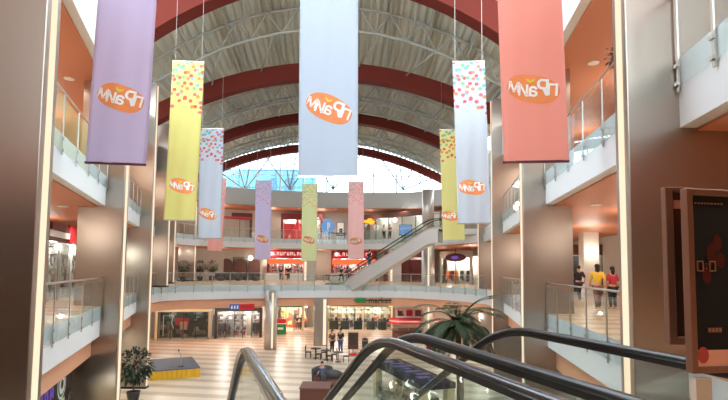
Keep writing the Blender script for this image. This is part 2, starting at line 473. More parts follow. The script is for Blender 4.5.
# ground storey
b = MB(); b.box((-40,-12,-.3), (40,90,0)); struct('floor', b, 'floor_tiles', 'cream ground floor with grey brown stripes')
GW = [Vector(p) for p in [(-7.6,3),(-8.3,8.6),(-11.4,18.4),(-14.6,28.4),(-20.6,38),(-22.2,48.6),(-11.6,51.6),(-11.4,60),(6.5,60),(7,55),(12,51),(12.6,40),(11.5,31),(9.0,17),(7.6,5)]]
wall('wall_ground', GW, 0, 3.62, 'wall_beige')
b = MB(); b.box((-14,-10,0), (14,-9.6,13)); struct('wall_back', b, 'wall_taupe')
b = MB(); b.box((-14.3,-10,0), (-14,9.2,24)); struct('wall_near_left', b, 'wall_taupe')
b = MB(); b.box((14,-10,0), (14.3,9.2,24)); struct('wall_near_right', b, 'wall_taupe')
b = MB(); b.box((-14,-9.6,L2-1.2), (14,3.2,L2)); b.box((-14,-9.6,22.6), (14,5,23.4)); struct('ceiling_landing', b, 'soffit')
b = MB(); b.box((-14,-9.85,13), (14,-9.8,22.6)); struct('window_added_rear', b, 'glass_clear')  # unseen glazing added so daylight reaches the banners and near piers
b = MB()
for j in range(11): b.box((-14+j*2.75,-9.9,13), (-13.9+j*2.75,-9.75,22.6))
for z in (13, 17.8, 22.5): b.box((-14,-9.9,z), (14,-9.75,z+.1))
struct('trim_added_rear', b, 'truss_grey')  # bars of the added rear glazing

# ---------------------------------------------------------------- brushed steel piers with a warm light strip
def pier(px, Y, side, z0, z1, label, width=1.75, th=.42, pyref=268):
    x = at(px, pyref, Y).x; s = side
    o = MB().box((min(x, x+s*width), Y, z0), (max(x, x+s*width), Y+th, z1)).build('pillar', 'steel', None, bevel=.015)
    tag(o, label, kind='structure')
    e = MB().box((min(x, x-s*.015), Y+th*.32, z0+.02), (max(x, x-s*.015), Y+th*.70, z1-.1)).build('light_strip', 'led', o)
    b = MB(); b.box((min(x, x+s*width)-.03, Y-.03, z0), (max(x, x+s*width)+.03, Y+th+.03, z0+.12)); b.build('plinth', 'dark_metal', o)
    return o
pier(33, 9.0, -1, 0, 19.0, 'nearest brushed steel pier at the left edge of the picture')
pier(120.5, 18.9, -1, 0, 19.0, 'second brushed steel pier on the left behind the purple banner')
pier(149.5, 28.7, -1, 0, 18.0, 'third brushed steel pier on the left above the potted tree')
pier(166.5, 37, -1, L1, 18.0, 'fourth steel pier on the left standing on the first gallery')
pier(173, 45, -1, L1, 17.0, 'fifth steel pier on the left behind the yellow banner')
pier(194, 53.5, -1, L1, 17.0, 'sixth and farthest steel pier on the left with bright strip')
pier(632, 7.85, 1, 0, 20.0, 'nearest brushed steel pier on the right beside the poster stand')
pier(524, 17.3, 1, 0, 19.0, 'second brushed steel pier on the right under the red banner')
pier(493, 30.8, 1, 0, 18.0, 'third brushed steel pier on the right')
pier(479, 40.2, 1, 0, 17.0, 'farthest brushed steel pier on the right')

# ground and upper columns
def column(name, c, r, z0, z1, label, strip_ang):
    o = MB().lathe([(r, z0), (r, z1)], (c[0], c[1], 0), 20).build(name, 'column_steel', None, True); tag(o, label, kind='structure')
    a = strip_ang; q = Vector((c[0]+math.cos(a)*r, c[1]+math.sin(a)*r, 0))
    MB().obox((q.x, q.y, (z0+z1)/2), (.06, .14, z1-z0-.3), a).build('light_strip', 'led', o)
    return o
p = atz(271, 346, 0); column('column', (p.x+.25, 43.0), .55, 0, L1-.47, 'round steel column on the ground floor beside the green counter', -PI/2+.45)
o = MB(); q = atz(316, 342, 0); q.y = 45.02; q.x = at(321,300,45.02).x; o.box((q.x-.62, q.y, 0), (q.x+.62, q.y+.7, L1-1.16)); o = o.build('column', 'steel', None, bevel=.02)
tag(o, 'rectangular steel column on the ground floor left of the supermarket', kind='structure')
MB().box((q.x+.22, q.y-.02, .1), (q.x+.5, q.y+.01, L1-1.3)).build('light_strip', 'led', o)
p = at(428, 280, 47.0); column('column', (p.x, p.y), .62, 0, L2-.3, 'round steel column with light strip under the far escalator', -PI/2-.05)
p = at(428, 200, 45.5); column('column', (p.x, p.y), .55, L2, at(428,190,45.5).z, 'shiny round steel column at the head of the far escalator', PI/2)
for px, Y in ((309, 57.5), (395, 57.0)):
    p = at(px, 270, Y); c = MB().box((p.x-.75, Y, L1), (p.x+.75, Y+.5, L2-1.2)).build('column', 'column_steel', None); tag(c, 'flat steel column between the red shops' if px < 350 else 'flat steel column right of the red shops', kind='structure')
    MB().box((p.x-.55, Y-.02, L1+.1), (p.x-.3, Y+.01, L2-1.3)).build('light_strip', 'led', c)

# ---------------------------------------------------------------- glass railings
def railing(row, zf, label, step=1.5, group=None):
    """row: edge polyline with the void on the right-hand side"""
    pts = resample(row, step); out = offset(pts, -.04)
    t = thing('glass_railing', label, 'railing', v3(pts[0], zf), 0, group)
    seg = (out[1]-out[0]).length
    for i in range(len(out)-1):
        a, c = out[i], out[i+1]; d = c-a; mid = (a+c)/2
        me = MB().obox((0,0,0), (d.length-.05, .014, 1.42)).mesh('glass_panel', 'glass')
        inst('glass_panel', me, t, v3(mid, zf+.22), math.atan2(d.y, d.x))
    pm = MB().box((-.03,-.012,-.85), (.03,.012,.78)).obox((0,-.02,-.72), (.1,.05,.06)).obox((0,-.02,-.42), (.1,.05,.06)).mesh('post', 'steel_fine')
    for i, p in enumerate(out):
        d = out[min(i+1, len(out)-1)]-out[max(i-1, 0)]
        inst('post', pm, t, v3(p, zf+.27), math.atan2(d.y, d.x))
    MB().tube([v3(p, zf+1.07) for p in out], .028, 8).build('handrail', 'steel_fine', t, True)
    return t
def seg_between(row, y0, y1):
    """part of a polyline between two depths (monotone in y)"""
    pts = resample(row, .2); lo, hi = min(y0, y1), max(y0, y1); return [p for p in pts if lo <= p.y <= hi]
FL1 = LE
for zf, nm in ((L1, 'eye-level'), (L2, 'upper')):
    railing(seg_between(LE, 9.5, 18.85), zf, '%s glass railing on the left between the two nearest steel piers' % nm)
    railing(seg_between(LE, 19.4, 28.65), zf, '%s glass railing on the left between the second and third piers' % nm)
    railing(seg_between(RE, 8.35, 17.25), zf, '%s glass railing on the right between the two nearest steel piers' % nm)
    railing(seg_between(RE, 17.8, 30.75), zf, '%s glass railing on the right between the second and third piers' % nm)
railing(seg_between(LE, 29.2, 36.1)+F1[1:], L1, 'long curved glass railing along the far eye-level gallery')
railing([q for q in F2 if not (q.x > 5 and q.y < 44.6)], L2, 'long curved glass railing along the far upper gallery')
railing([q for q in F2 if q.x > 5 and q.y < 41.2], L2, 'short upper glass railing right of the far escalator head')
railing(seg_between(RE, 5.7, 7.8), L2, 'nearest upper glass railing in the top right corner', 1.05)

# ---------------------------------------------------------------- roof
ARCH = [(26.8, -2.2, 16.0, .036), (35.3, -2.7, 13.75, .022), (47.2, -3.6, 14.2, .0206), (57.0, -5.1, 13.7, .0184)]
def arch_par(Y):
    if Y <= ARCH[0][0]: return ARCH[0][1:]
    for a, c in zip(ARCH, ARCH[1:]):
        if Y <= c[0]:
            t = (Y-a[0])/(c[0]-a[0]); return tuple(a[i]*(1-t)+c[i]*t for i in (1, 2, 3))
    return ARCH[-1][1:]
def arch_z(x, Y, up=0):
    c, ap, k = arch_par(Y); return EYE+ap-k*(x-c)**2+up
ARCH_LABEL = ['nearest red brown roof arch cut off by the top of the picture', 'second red brown roof arch', 'third red brown roof arch', 'farthest red brown roof arch before the gable window']
for i, (Y, c, ap, k) in enumerate(ARCH):
    w = (1.0, .8, .8, .7)[i]; h = (1.5, 1.15, 1.0, .85)[i]; hw = (12.5, 15, 15.5, 15.5)[i]
    xs = [c-hw+2*hw*j/48 for j in range(49)]
    b = MB(); vs = []; fs = []
    for x in xs:
        z = arch_z(x, Y); n = Vector((2*k*(x-c), 0, 1)).normalized()
        for dy, du in ((-w/2, 0), (w/2, 0), (w/2, h), (-w/2, h)): vs.append(Vector((x, Y+dy-w/2, z))+n*du)
    for j in range(48):
        for q in range(4): fs.append((j*4+q, j*4+(q+1)%4, (j+1)*4+(q+1)%4, (j+1)*4+q))
    fs += [(3,2,1,0), (192,193,194,195)]
    b.add(vs, fs); o = b.build('roof_beam', 'beam_red', None); tag(o, ARCH_LABEL[i], kind='structure')
# corrugated deck: real ribs running from front to back
def deck_up(Y): return 2.35-1.15*max(0, min(1, (Y-47)/10))
def deck(y0, y1, name):
    b = MB(); rows = []
    ny = max(2, int((y1-y0)/1.5)+1); hw = 14.6
    xs = []; x = -hw
    while x < hw:
        for dx, dz in ((0, 0), (.16, 0), (.24, .13), (.40, .13)): xs.append((x+dx, dz))
        x += .48
    for j in range(ny):
        Y = y0+(y1-y0)*j/(ny-1); c = arch_par(Y)[0]
        rows.append([Vector((c+q, Y, arch_z(c+q, Y, deck_up(Y))+dz)) for q, dz in xs])
    for a, d in zip(rows, rows[1:]): b.strip(d, a)
    return struct(name, b, 'deck_metal')
deck(25.5, 57.4, 'ceiling_roof_deck')
# purlins: deep beams from arch to arch, under the deck
pl = [-13,-10,-7.2,-4.6,-2,0.6,3.2,5.8,8.6,11.4]
for i in range(3):
    ya, yb = ARCH[i][0], ARCH[i+1][0]; ca, cb = ARCH[i][1], ARCH[i+1][1]
    for q in pl:
        if i == 0 and (q < -11 or q > 9.5): continue
        n = 6; rows = [(ya+(yb-ya)*j/n) for j in range(n+1)]
        b = MB()
        for u, d in zip(rows, rows[1:]):
            xa = q+1.0; b.bar((xa, u, arch_z(xa, u, deck_up(u)-.25)), (xa, d, arch_z(xa, d, deck_up(d)-.25)), .14, .34)
        o = b.build('roof_purlin', 'purlin', None); tag(o, kind='structure')
# pipe trusses halfway between the arches: two chords and a zigzag web
def truss(Y, lab, hw=13, dep=1.5, up=.55):
    dep = min(dep, deck_up(Y)-.85)
    c = arch_par(Y)[0]; n = 13
    lo = [Vector((c-hw+2*hw*j/n, Y, arch_z(c-hw+2*hw*j/n, Y, up))) for j in range(n+1)]
    hi = [Vector((c-hw+2*hw*(j+.5)/n, Y, arch_z(c-hw+2*hw*(j+.5)/n, Y, up+dep))) for j in range(n)]
    b = MB(); b.tube(lo, .09, 6); b.tube(hi, .08, 6)
    for j in range(n): b.tube([lo[j], hi[j]], .055, 5, False); b.tube([hi[j], lo[j+1]], .055, 5, False)
    o = b.build('roof_truss', 'truss_grey', None, True); tag(o, lab, kind='structure')
    return lo, hi
for i, (Y, lab) in enumerate(((30.8, 'pipe roof truss between the first and second arch'), (41.2, 'pipe roof truss between the second and third arch'), (44.6, 'thin pipe roof truss close to the third arch'), (51.2, 'pipe roof truss between the third and farthest arch'), (54.4, 'pipe roof truss close to the gable window'))):
    truss(Y, lab)
# long diagonal struts from the arches up to the trusses
for i in range(3):
    ya, yb = ARCH[i][0], ARCH[i+1][0]; ym = (30.8, 41.2, 51.2)[i]
    b = MB()
    for q in (-11, -7.5, -4, -.5, 3, 6.5):
        c = arch_par(ym)[0]; x0 = c+q+2.3; x1 = x0+1.7
        b.tube([(x1, ym, arch_z(x1, ym, .6)), (x0, yb-.6, arch_z(x0, yb, .9))], .06, 5)
        b.tube([(x0, ym, arch_z(x0, ym, .6)), (x0+.4, ya+.2, arch_z(x0, ya, 1.2))], .06, 5)
    o = b.build('roof_strut', 'truss_grey', None, True); tag(o, kind='structure')
# glazed roof over the near end of the atrium
b = MB()
for j in range(9):
    x = -12+j*2.6; b.box((x-.04, 5, 23.9), (x+.04, 24.5, 24.05))
for j in range(9):
    y = 5+j*2.4; b.box((-12, y-.04, 23.9), (9, y+.04, 24.0))
struct('ceiling_skylight_frame', b, 'truss_grey')
b = MB().box((-12, 5, 24.06), (9, 24.5, 24.08)); struct('ceiling_skylight', b, 'glass_gable')

# gable window behind the farthest arch
GY = 60.5
b = MB().box((-26, GY, L3+.1), (16, GY+.03, 22.5)); struct('window_1', b, 'glass_gable')
b = MB()
for j in range(15):
    x = -25+j*2.9; b.box((x-.09, GY-.1, L3), (x+.09, GY+.1, 22.5))
for z in (L3+.1, 18.6, 22.4): b.box((-26, GY-.1, z-.05), (16, GY+.1, z+.05))
struct('trim_1', b, 'gable_grey')
b = MB()
for px in (245, 290, 333, 403):
    foot = at(px, 190, 58.6)
    for dx in (-2.6, -.5, .9, 3.2):
        x = foot.x+dx; b.tube([foot, (x, 57.2, arch_z(x, 57, .1))], .085, 6)
o = b.build('gable_strut', 'gable_grey', None, True); tag(o, kind='structure')
# pale blue glazed building outside the gable
t = thing('office_building', 'pale blue glazed building seen through the gable window', 'building', (-22, 95, 0))
MB().box((-36, 95, 0), (-9.5, 112, 26.3)).build('facade', 'outside_wall', t)
b = MB()
for j in range(8): b.box((-35.5+j*3.6, 94.9, 0), (-35.3+j*3.6, 95, 26.2))
for z in (14, 18.4, 22.8, 26.2): b.box((-36, 94.88, z-.12), (-9.5, 95, z+.12))
b.build('window_frame', 'outside_frame', t)
MB().box((-18.6, 94.85, 21.2), (-17.2, 95, 24.6)).box((-15.6, 94.85, 21.2), (-14.0, 95, 24.6)).build('window', 'outside_frame', t)

# ---------------------------------------------------------------- banners
def banner(label, col, dots, top, bot, Y, w, logo, tilt=0, length=None, ltilt=-.22, mname=None, dark_bar=False, yaw=0):
    mname = 'banner_%s_%s' % ('_'.join(map(str, col)), dots)
    if mname not in MATS: banner_mat(mname, col, dots)
    B = at(bot[0], bot[1], Y); T = at(top[0], top[1], Y); up = (T-B).normalized()
    L = length or (T-B).length
    r = Vector((math.cos(yaw), math.sin(yaw), 0)); r = (r-up*r.dot(up)).normalized(); nrm = r.cross(up)   # nrm points away from the camera (+Y) or towards it
    if nrm.y > 0: nrm = -nrm
    ph = random.uniform(0, 6)
    def wave(a, h): return .022*math.sin(a*4.1+h*.35+ph)+.014*math.sin(a*9.2-h*.6+ph*2)
    def P(a, h, off=0): return B+r*a+up*h+nrm*(wave(a, h)+off)
    t = thing('hanging_banner', label, 'banner', B)
    b = MB(); na, nh = 16, 24; vs = []; fs = []
    for side in (.004, -.004):
        for j in range(nh+1):
            for i in range(na+1): vs.append(P(-w/2+w*i/na, L*j/nh, side))
    K = (na+1)*(nh+1)
    for j in range(nh):
        for i in range(na):
            q = j*(na+1)+i; fs.append((q, q+1, q+na+2, q+na+1)); fs.append((K+q, K+q+na+1, K+q+na+2, K+q+1))
    for j in range(nh):
        for i in (0, na): q = j*(na+1)+i; fs.append((q, q+na+1, K+q+na+1, K+q))
    b.add(vs, fs); b.build('cloth', mname, t, True)
    for h, nm in ((-.02, 'bottom_bar'), (L+.02, 'top_bar')):
        bb = MB().bar(B+r*(-w/2-.01)+up*h, B+r*(w/2+.01)+up*h, .05, .06); bb.build(nm, 'maroon' if dark_bar else 'steel_fine', t)
    bb = MB()
    for s in (-1, 1):
        a = B+r*(s*w*.42)+up*(L+.03); zt = max(a.z+.8, min(arch_z(a.x, Y, 1.4), 23.9)); bb.tube([a, (a.x, a.y, zt)], .008, 5)
    bb.build('suspension_wire', 'steel_fine', t)
    # emblem: orange blob, white mirrored letters, small yellow leaf over them
    c = at(logo[0], logo[1], Y); cl = c-B; a0 = cl.dot(r); h0 = cl.dot(up); lw = logo[2]
    ct, st = math.cos(ltilt), math.sin(ltilt)
    def Q(x, y, off): return P(a0+ct*x-st*y, h0+st*x+ct*y, off)
    b = MB(); n = 40; R = [1, .75, .5, .25]; vs = []; fs = []
    for q in R:
        for k in range(n):
            tt = 2*PI*k/n; ex = abs(math.cos(tt))**.85*math.copysign(1, math.cos(tt)); ey = abs(math.sin(tt))**.85*math.copysign(1, math.sin(tt))
            vs.append(Q(q*lw/2*ex, q*lw*.27*ey*(1+.12*ex*math.copysign(1, -ey)), .012))
    vs.append(Q(0, 0, .012))
    for j in range(len(R)-1):
        for k in range(n): fs.append((j*n+k, j*n+(k+1)%n, (j+1)*n+(k+1)%n, (j+1)*n+k))
    for k in range(n): fs.append(((len(R)-1)*n+k, (len(R)-1)*n+(k+1)%n, len(R)*n))
    b.add(vs, fs); e = b.build('emblem', 'orange', t, True)
    # letters dance along the blob, seen from the back so mirrored
    for j, (ch, sz, dy) in enumerate((('П', .30, .03), ('Р', .42, .07), ('а', .34, -.03), ('И', .30, -.06), ('М', .27, .0))):
        tv, tf = text_mesh(ch, sz*lw, True, .003, .008*lw)
        if not tv: continue
        x0 = lw*(.37-.185*j); lb = MB()
        lb.add([Q(v.x+x0, v.y+dy*lw*.6-.02*lw, .022+v.z) for v in tv], tf); lb.build('letter', 'white', e)
    lf = MB(); ly = lw*.14; lx = -lw*.06
    lf.add([Q(lx+q[0]*lw, ly+q[1]*lw, .026) for q in ((0,-.04),(.06,.0),(.09,.05),(.04,.04),(0,.02),(-.05,.05),(-.09,.05),(-.06,0))], [tuple(range(8))])
    lf.build('leaf_mark', 'leaf_yellow', e)
    return t
banner('large purple banner hanging at the upper left', (218, 206, 228), 0, (127.5,0), (115.5,163), 13, 1.62, (121,98,1.30), length=8.0, dark_bar=True)
banner('large pale blue white banner hanging in the centre', (216, 228, 240), 0, (329,0), (328,176), 13, 1.60, (329,108.5,1.30), length=8.0, ltilt=-.36)
banner('large coral red banner hanging at the upper right', (248, 186, 172), 0, (529.5,0), (536,161), 12, 1.62, (533,89,1.32), length=8.0, dark_bar=True, ltilt=-.1)
banner('lime yellow banner with spotted top left of the centre banner', (238, 232, 156), 1, (188.5,62), (179.5,220), 24.5, 1.62, (181.5,186,1.3), ltilt=-.2)
banner('white banner with spotted top beside the lime yellow banner', (222, 230, 242), 1, (212,129), (209.5,238), 33, 1.6, (207.5,214,1.25), ltilt=-.3)
banner('salmon pink banner half hidden behind a white spotted banner', (254, 212, 206), 2, (219.5,178), (214.5,251), 50, 1.5, (215,234,1.1))
banner('small lilac banner in the far row', (230, 224, 246), 2, (263.5,181), (262.5,259), 49, 1.6, (262.5,239,1.3))
banner('small lime banner in the far row', (242, 247, 208), 2, (310,184), (309,261), 49, 1.55, (309,240,1.25))
banner('small pink banner in the far row right of the centre', (255, 224, 222), 2, (356,182), (356,258), 49, 1.6, (356,241,1.3), ltilt=.15)
banner('white banner with spotted top on the right next to the coral red banner', (222, 228, 236), 1, (468.5,62), (474.5,223), 24, 1.62, (472,187.5,1.35), ltilt=-.05)
banner('yellow banner with spotted top half hidden behind the white right banner', (240, 234, 166), 1, (450.5,130), (454,240), 34, 1.55, (450,216,1.2), ltilt=-.1)

# ---------------------------------------------------------------- escalators
TAN30 = math.tan(math.radians(30))
def esc_path(s, s0, drop, w=.55):
    """height of the walking line below the upper landing"""
    s1 = s0+drop/TAN30
    def ramp(x):
        if x < -w: return 0
        if x > w: return x
        return (x+w)**2/(4*w)
    return -TAN30*(ramp(s-s0)-ramp(s-s1))
def escalator(label, org, ang, zt, drop, rails, s_a, s_b, rub, cat='escalator', pan=1.35, nsteps=True, clad='cladding'):
    """org: plan origin, ang: heading of the way down (from +Y, positive to the left); rails: (lateral offset, knee)"""
    u = Vector((-math.sin(ang), math.cos(ang), 0)); v = Vector((math.cos(ang), math.sin(ang), 0)); O = Vector((org[0], org[1], 0))
    P = lambda s, d, z: O+u*s+v*d+Vector((0, 0, z))
    (d0, k0), (d1, k1) = rails; km = (k0+k1)/2; dm = (d0+d1)/2
    t = thing('escalator', label, cat, P(s_a, dm, zt))
    se = s_b
    ns = 90
    for d, k, sg in ((d0, k0, 1), (d1, k1, -1)):
        def Z(s): return zt+esc_path(s, k, drop)
        ss = [s_a+(se-s_a)*i/ns for i in range(ns+1)]
        # handrail with rounded ends at both newels
        top = [P(s, d, Z(s)+.87) for s in ss]
        r = .30
        a_end = [P(s_a-r*math.sin(q), d, Z(s_a)+.87-r+r*math.cos(q)) for q in [PI*j/10 for j in range(10, 0, -1)]]
        b_end = [P(se+r*math.sin(q), d, Z(se)+.87-r+r*math.cos(q)) for q in [PI*j/10 for j in range(1, 11)]]
        prof = [(-.042,-.012),(-.040,.012),(-.028,.026),(0,.032),(.028,.026),(.040,.012),(.042,-.012),(.02,-.018),(-.02,-.018)]
        MB().sweep(a_end+top+b_end, prof, v).build('handrail', rub, t, True)
        # steel guide under the handrail
        gp = [(-.02,-.06),(-.02,-.018),(.02,-.018),(.02,-.06)]
        MB().sweep(top, gp, v).build('handrail_guide', 'dark_metal', t)
        # glass panels
        npan = max(2, round((se-s_a)/pan)); 
        for i in range(npan):
            x0 = s_a+(se-s_a)*i/npan+.008; x1 = s_a+(se-s_a)*(i+1)/npan-.008; q = [x0+(x1-x0)*j/8 for j in range(9)]
            b = MB(); hi = [(s, Z(s)+.82) for s in q]; lo = [(s, Z(s)+.14) for s in q]
            A = [P(s, d-.006, z) for s, z in hi]; Bq = [P(s, d-.006, z) for s, z in lo]; C = [P(s, d+.006, z) for s, z in hi]; D = [P(s, d+.006, z) for s, z in lo]
            b.strip(A, Bq); b.strip(D, C); b.strip(C, A); b.strip(Bq, D)
            b.add([A[0], Bq[0], D[0], C[0]], [(0,1,2,3)]); b.add([A[-1], Bq[-1], D[-1], C[-1]], [(3,2,1,0)])
            b.build('glass_panel', 'glass_green', t)
        # skirt
        sk = [(-.06,-.16),(-.06,.0),(-.02,.04),(.02,.04),(.06,0),(.06,-.16)]
        MB().sweep([P(s, d, Z(s)+.12) for s in ss], sk, v).build('skirt', 'steel_fine', t)
    # steps
    lo_, hi_ = min(d0, d1)+.09, max(d0, d1)-.09
    if nsteps:
        m = MB(); s = km-.9; n = 0
        while s < km+drop/TAN30+.6 and n < 45:
            z = zt+esc_path(s+.2, km, drop)
            st = MB(); 
            for a in range(1): st.add([P(s, lo_, z-.2), P(s+.4, lo_, z-.2), P(s+.4, hi_, z-.2), P(s, hi_, z-.2), P(s, lo_, z), P(s+.4, lo_, z), P(s+.4, hi_, z), P(s, hi_, z)],
                [(0,3,2,1),(4,5,6,7),(0,1,5,4),(1,2,6,5),(2,3,7,6),(3,0,4,7)])
            st.build('step', 'dark_grey', t); s += .4; n += 1
    for s0_, s1_ in ((s_a, km-.9), (km+drop/TAN30+.6, se)):
        z = zt+esc_path((s0_+s1_)/2, km, drop)
        MB().add([P(s0_, lo_, z-.05), P(s1_, lo_, z-.05), P(s1_, hi_, z-.05), P(s0_, hi_, z-.05), P(s0_, lo_, z), P(s1_, lo_, z), P(s1_, hi_, z), P(s0_, hi_, z)],
                [(0,3,2,1),(4,5,6,7),(0,1,5,4),(1,2,6,5),(2,3,7,6),(3,0,4,7)]).build('landing_plate', 'steel_fine', t)
    # cladding of the truss
    o0, o1 = min(d0, d1)-.14, max(d0, d1)+.14; b = MB(); q = [s_a+.5+(se-s_a-1.0)*i/50 for i in range(51)]
    zc = lambda s: zt+esc_path(s, km, drop)
    floor_z = zt-drop
    lowz = lambda s: max(zc(s)-1.2, floor_z-.02 if s > km+drop/TAN30-1.2 else zc(s)-1.2)
    A = [P(s, o0, zc(s)-.02) for s in q]; Bq = [P(s, o0, lowz(s)) for s in q]; C = [P(s, o1, zc(s)-.02) for s in q]; D = [P(s, o1, lowz(s)) for s in q]
    b.strip(A, Bq); b.strip(D, C); b.strip(Bq, D); b.strip([P(s, lo_, zc(s)-.22) for s in q], [P(s, hi_, zc(s)-.22) for s in q])
    for (a1, a2) in ((o0, lo_), (hi_, o1)): b.strip([P(s, a2, zc(s)-.02) for s in q], [P(s, a1, zc(s)-.02) for s in q])
    b.add([A[0], Bq[0], D[0], C[0]], [(0,1,2,3)]); b.add([A[-1], Bq[-1], D[-1], C[-1]], [(3,2,1,0)])
    b.build('cladding', clad, t)
    return t
PHI = math.radians(18.5)
DN = 5.5/TAN30
escalator('near escalator going down, its left handrail loops up at bottom centre', (0,0), PHI, L1, 5.5, ((.37, 4.25), (1.645, 4.50)), 1.75, 4.4+DN+2.0, 'rubber_gloss')
escalator('second near escalator behind, towards the right side', (0,0), PHI, L1, 5.5, ((2.01, 4.70), (3.30, 4.85)), 1.75, 4.75+DN+2.0, 'rubber')
# far escalator rising to the upper gallery
A2 = math.atan2(.9, .436)
escalator('far steel escalator rising to the right between the two galleries', (7.05, 42.0), A2, L2, 5.0, ((-.55, 1.3), (.55, 1.3)), 0, 1.3+5.0/TAN30+1.6, 'rubber', pan=1.6)
b = MB(); b.prism([(6.7,41.4),(8.6,41.3),(10.2,41.0),(9.0,44.2),(8.0,43.2)], L2-.5, L2-.01); struct('floor_escalator_landing', b, 'fascia')
# landing the photographer stands on
b = MB(); b.prism([(-6.2,-9.5),(13,-9.5),(13,5.2),(4.9,5.4),(4.2,2.6),(-.2,2.2),(-5.75,3.4)], L1-.5, L1); struct('floor_landing', b, 'gallery_tiles')

# ---------------------------------------------------------------- poster stand beside the right pier
PY = 1.65
c = at(690, 280, PY); z1 = at(690, 188, PY).z; z0 = at(690, 374, PY).z
t = thing('poster_stand', 'copper framed poster stand with dark poster at the right edge', 'poster stand', (c.x+.2, PY, L1))
ang = math.radians(10); ux = Vector((math.cos(ang), math.sin(ang), 0)); uy = Vector((-math.sin(ang), math.cos(ang), 0)); W = .42; fo = Vector((c.x, PY, 0))
def pf(b, a0, a1, q0, q1, z0, z1):
    vs = [fo+ux*a+uy*q+Vector((0,0,z)) for z in (z0, z1) for a, q in ((a0,q0),(a1,q0),(a1,q1),(a0,q1))]
    b.add(vs, [(0,3,2,1),(4,5,6,7),(0,1,5,4),(1,2,6,5),(2,3,7,6),(3,0,4,7)])
b = MB(); e = .023
pf(b, 0, e, 0, .03, z0, z1); pf(b, W-e, W, 0, .03, z0, z1); pf(b, e, W-e, 0, .03, z1-e, z1); pf(b, e, W-e, 0, .03, z0, z0+e*.9)
b.build('frame', 'copper', t, bevel=.003)
b = MB(); pf(b, e, W-e, .008, .028, z0+e*.9, z1-e); pst = b.build('poster', 'poster', t)
b = MB(); pf(b, e, W-e, .005, .008, z0+.022, z0+.076); b.build('poster_band', 'poster_band', pst)
b = MB(); vs = [fo+ux*(e+.022+.022*math.cos(2*PI*k/20))+uy*.004+Vector((0,0,z0+.06+.028*math.sin(2*PI*k/20))) for k in range(20)]
b.add(vs, [tuple(range(20))]); b.build('round_mark', 'poster_red', pst)
zn = at(702, 266, PY).z
for ch, a, z in (('0', .048, zn), (':', .072, zn), ('0', .096, zn)):
    b = MB()
    if ch == '0':
        for (x0, x1, y0, y1) in ((-.013,-.009,-.018,.018),(.009,.013,-.018,.018),(-.009,.009,.014,.018),(-.009,.009,-.018,-.014)): pf(b, a+x0, a+x1, .005, .008, z+y0, z+y1)
    else:
        for q in (-.008, .008): pf(b, a-.002, a+.002, .005, .008, z+q-.002, z+q+.002)
    b.build('numeral', 'poster_text', pst)
b = MB()
for k in range(9): pf(b, .034+k*.013, .041+k*.013, .005, .008, z1-.052, z1-.047)
b.build('title_row', 'poster_text', pst)
b = MB()
for k in range(4): pf(b, .07+k*.014, .08+k*.014, .005, .008, z0+.135, z0+.15)
b.build('caption_row', 'poster_text', pst)
b = MB()
for k in range(7):
    aa = .10+.03*math.cos(k*.9); zz = zn+.02+.06*math.sin(k*1.3)
    vs = [fo+ux*(aa+.018*math.cos(2*PI*q/10))+uy*(.0072-.0001*k)+Vector((0,0,zz+.028*math.sin(2*PI*q/10))) for q in range(10)]; b.add(vs, [tuple(range(10))])
b.build('picture', 'poster_flower', pst)
Y2 = 1.87
c2 = at(668, 280, Y2); zb = at(680, 345, Y2).z; zt = at(680, 187, Y2).z
b = MB(); b.box((c2.x, Y2, zb), (c2.x+.03, Y2+.03, zt)); b.box((c2.x+.082, Y2, zb), (c2.x+.11, Y2+.03, zt)); b.box((c2.x+.03, Y2, zb), (c2.x+.082, Y2+.03, zb+.03)); b.box((c2.x+.03, Y2, zt-.02), (c2.x+.082, Y2+.03, zt)); b.build('side_frame', 'copper', t, bevel=.003)
b = MB(); b.box((c2.x+.03, Y2+.012, zb+.03), (c2.x+.082, Y2+.025, zt-.02)); b.build('side_panel', 'copper_dark', t)
b = MB(); b.box((c2.x+.035, Y2+.006, zt-.083), (c2.x+.065, Y2+.012, zt-.05)); b.build('side_note', 'poster_band', t)
b = MB(); b.add([fo+ux*.02+uy*.03+Vector((0,0,zb+.005)), Vector((c2.x+.11, Y2, zb+.005)), Vector((c2.x+.11, Y2+.03, zb+.005)), fo+ux*.05+uy*.03+Vector((0,0,zb+.005)), fo+ux*.02+uy*.03+Vector((0,0,zb+.03)), Vector((c2.x+.11, Y2, zb+.03)), Vector((c2.x+.11, Y2+.03, zb+.03)), fo+ux*.05+uy*.03+Vector((0,0,zb+.03))], [(0,3,2,1),(4,5,6,7),(0,1,5,4),(1,2,6,5),(2,3,7,6),(3,0,4,7)]); b.build('bracket', 'copper_dark', t)
b = MB(); pf(b, .20, .24, .03, .06, L1+.02, z0+.06); pf(b, -.02, W+.02, -.1, .22, L1, L1+.02); b.build('stand', 'copper_dark', t)
b = MB(); pf(b, .005, .065, -.005, .02, z0-.34, z0-.015); pf(b, .065, .24, .03, .035, z0-.2, z0-.18); b.build('leaflet_tray', 'parapet', t)

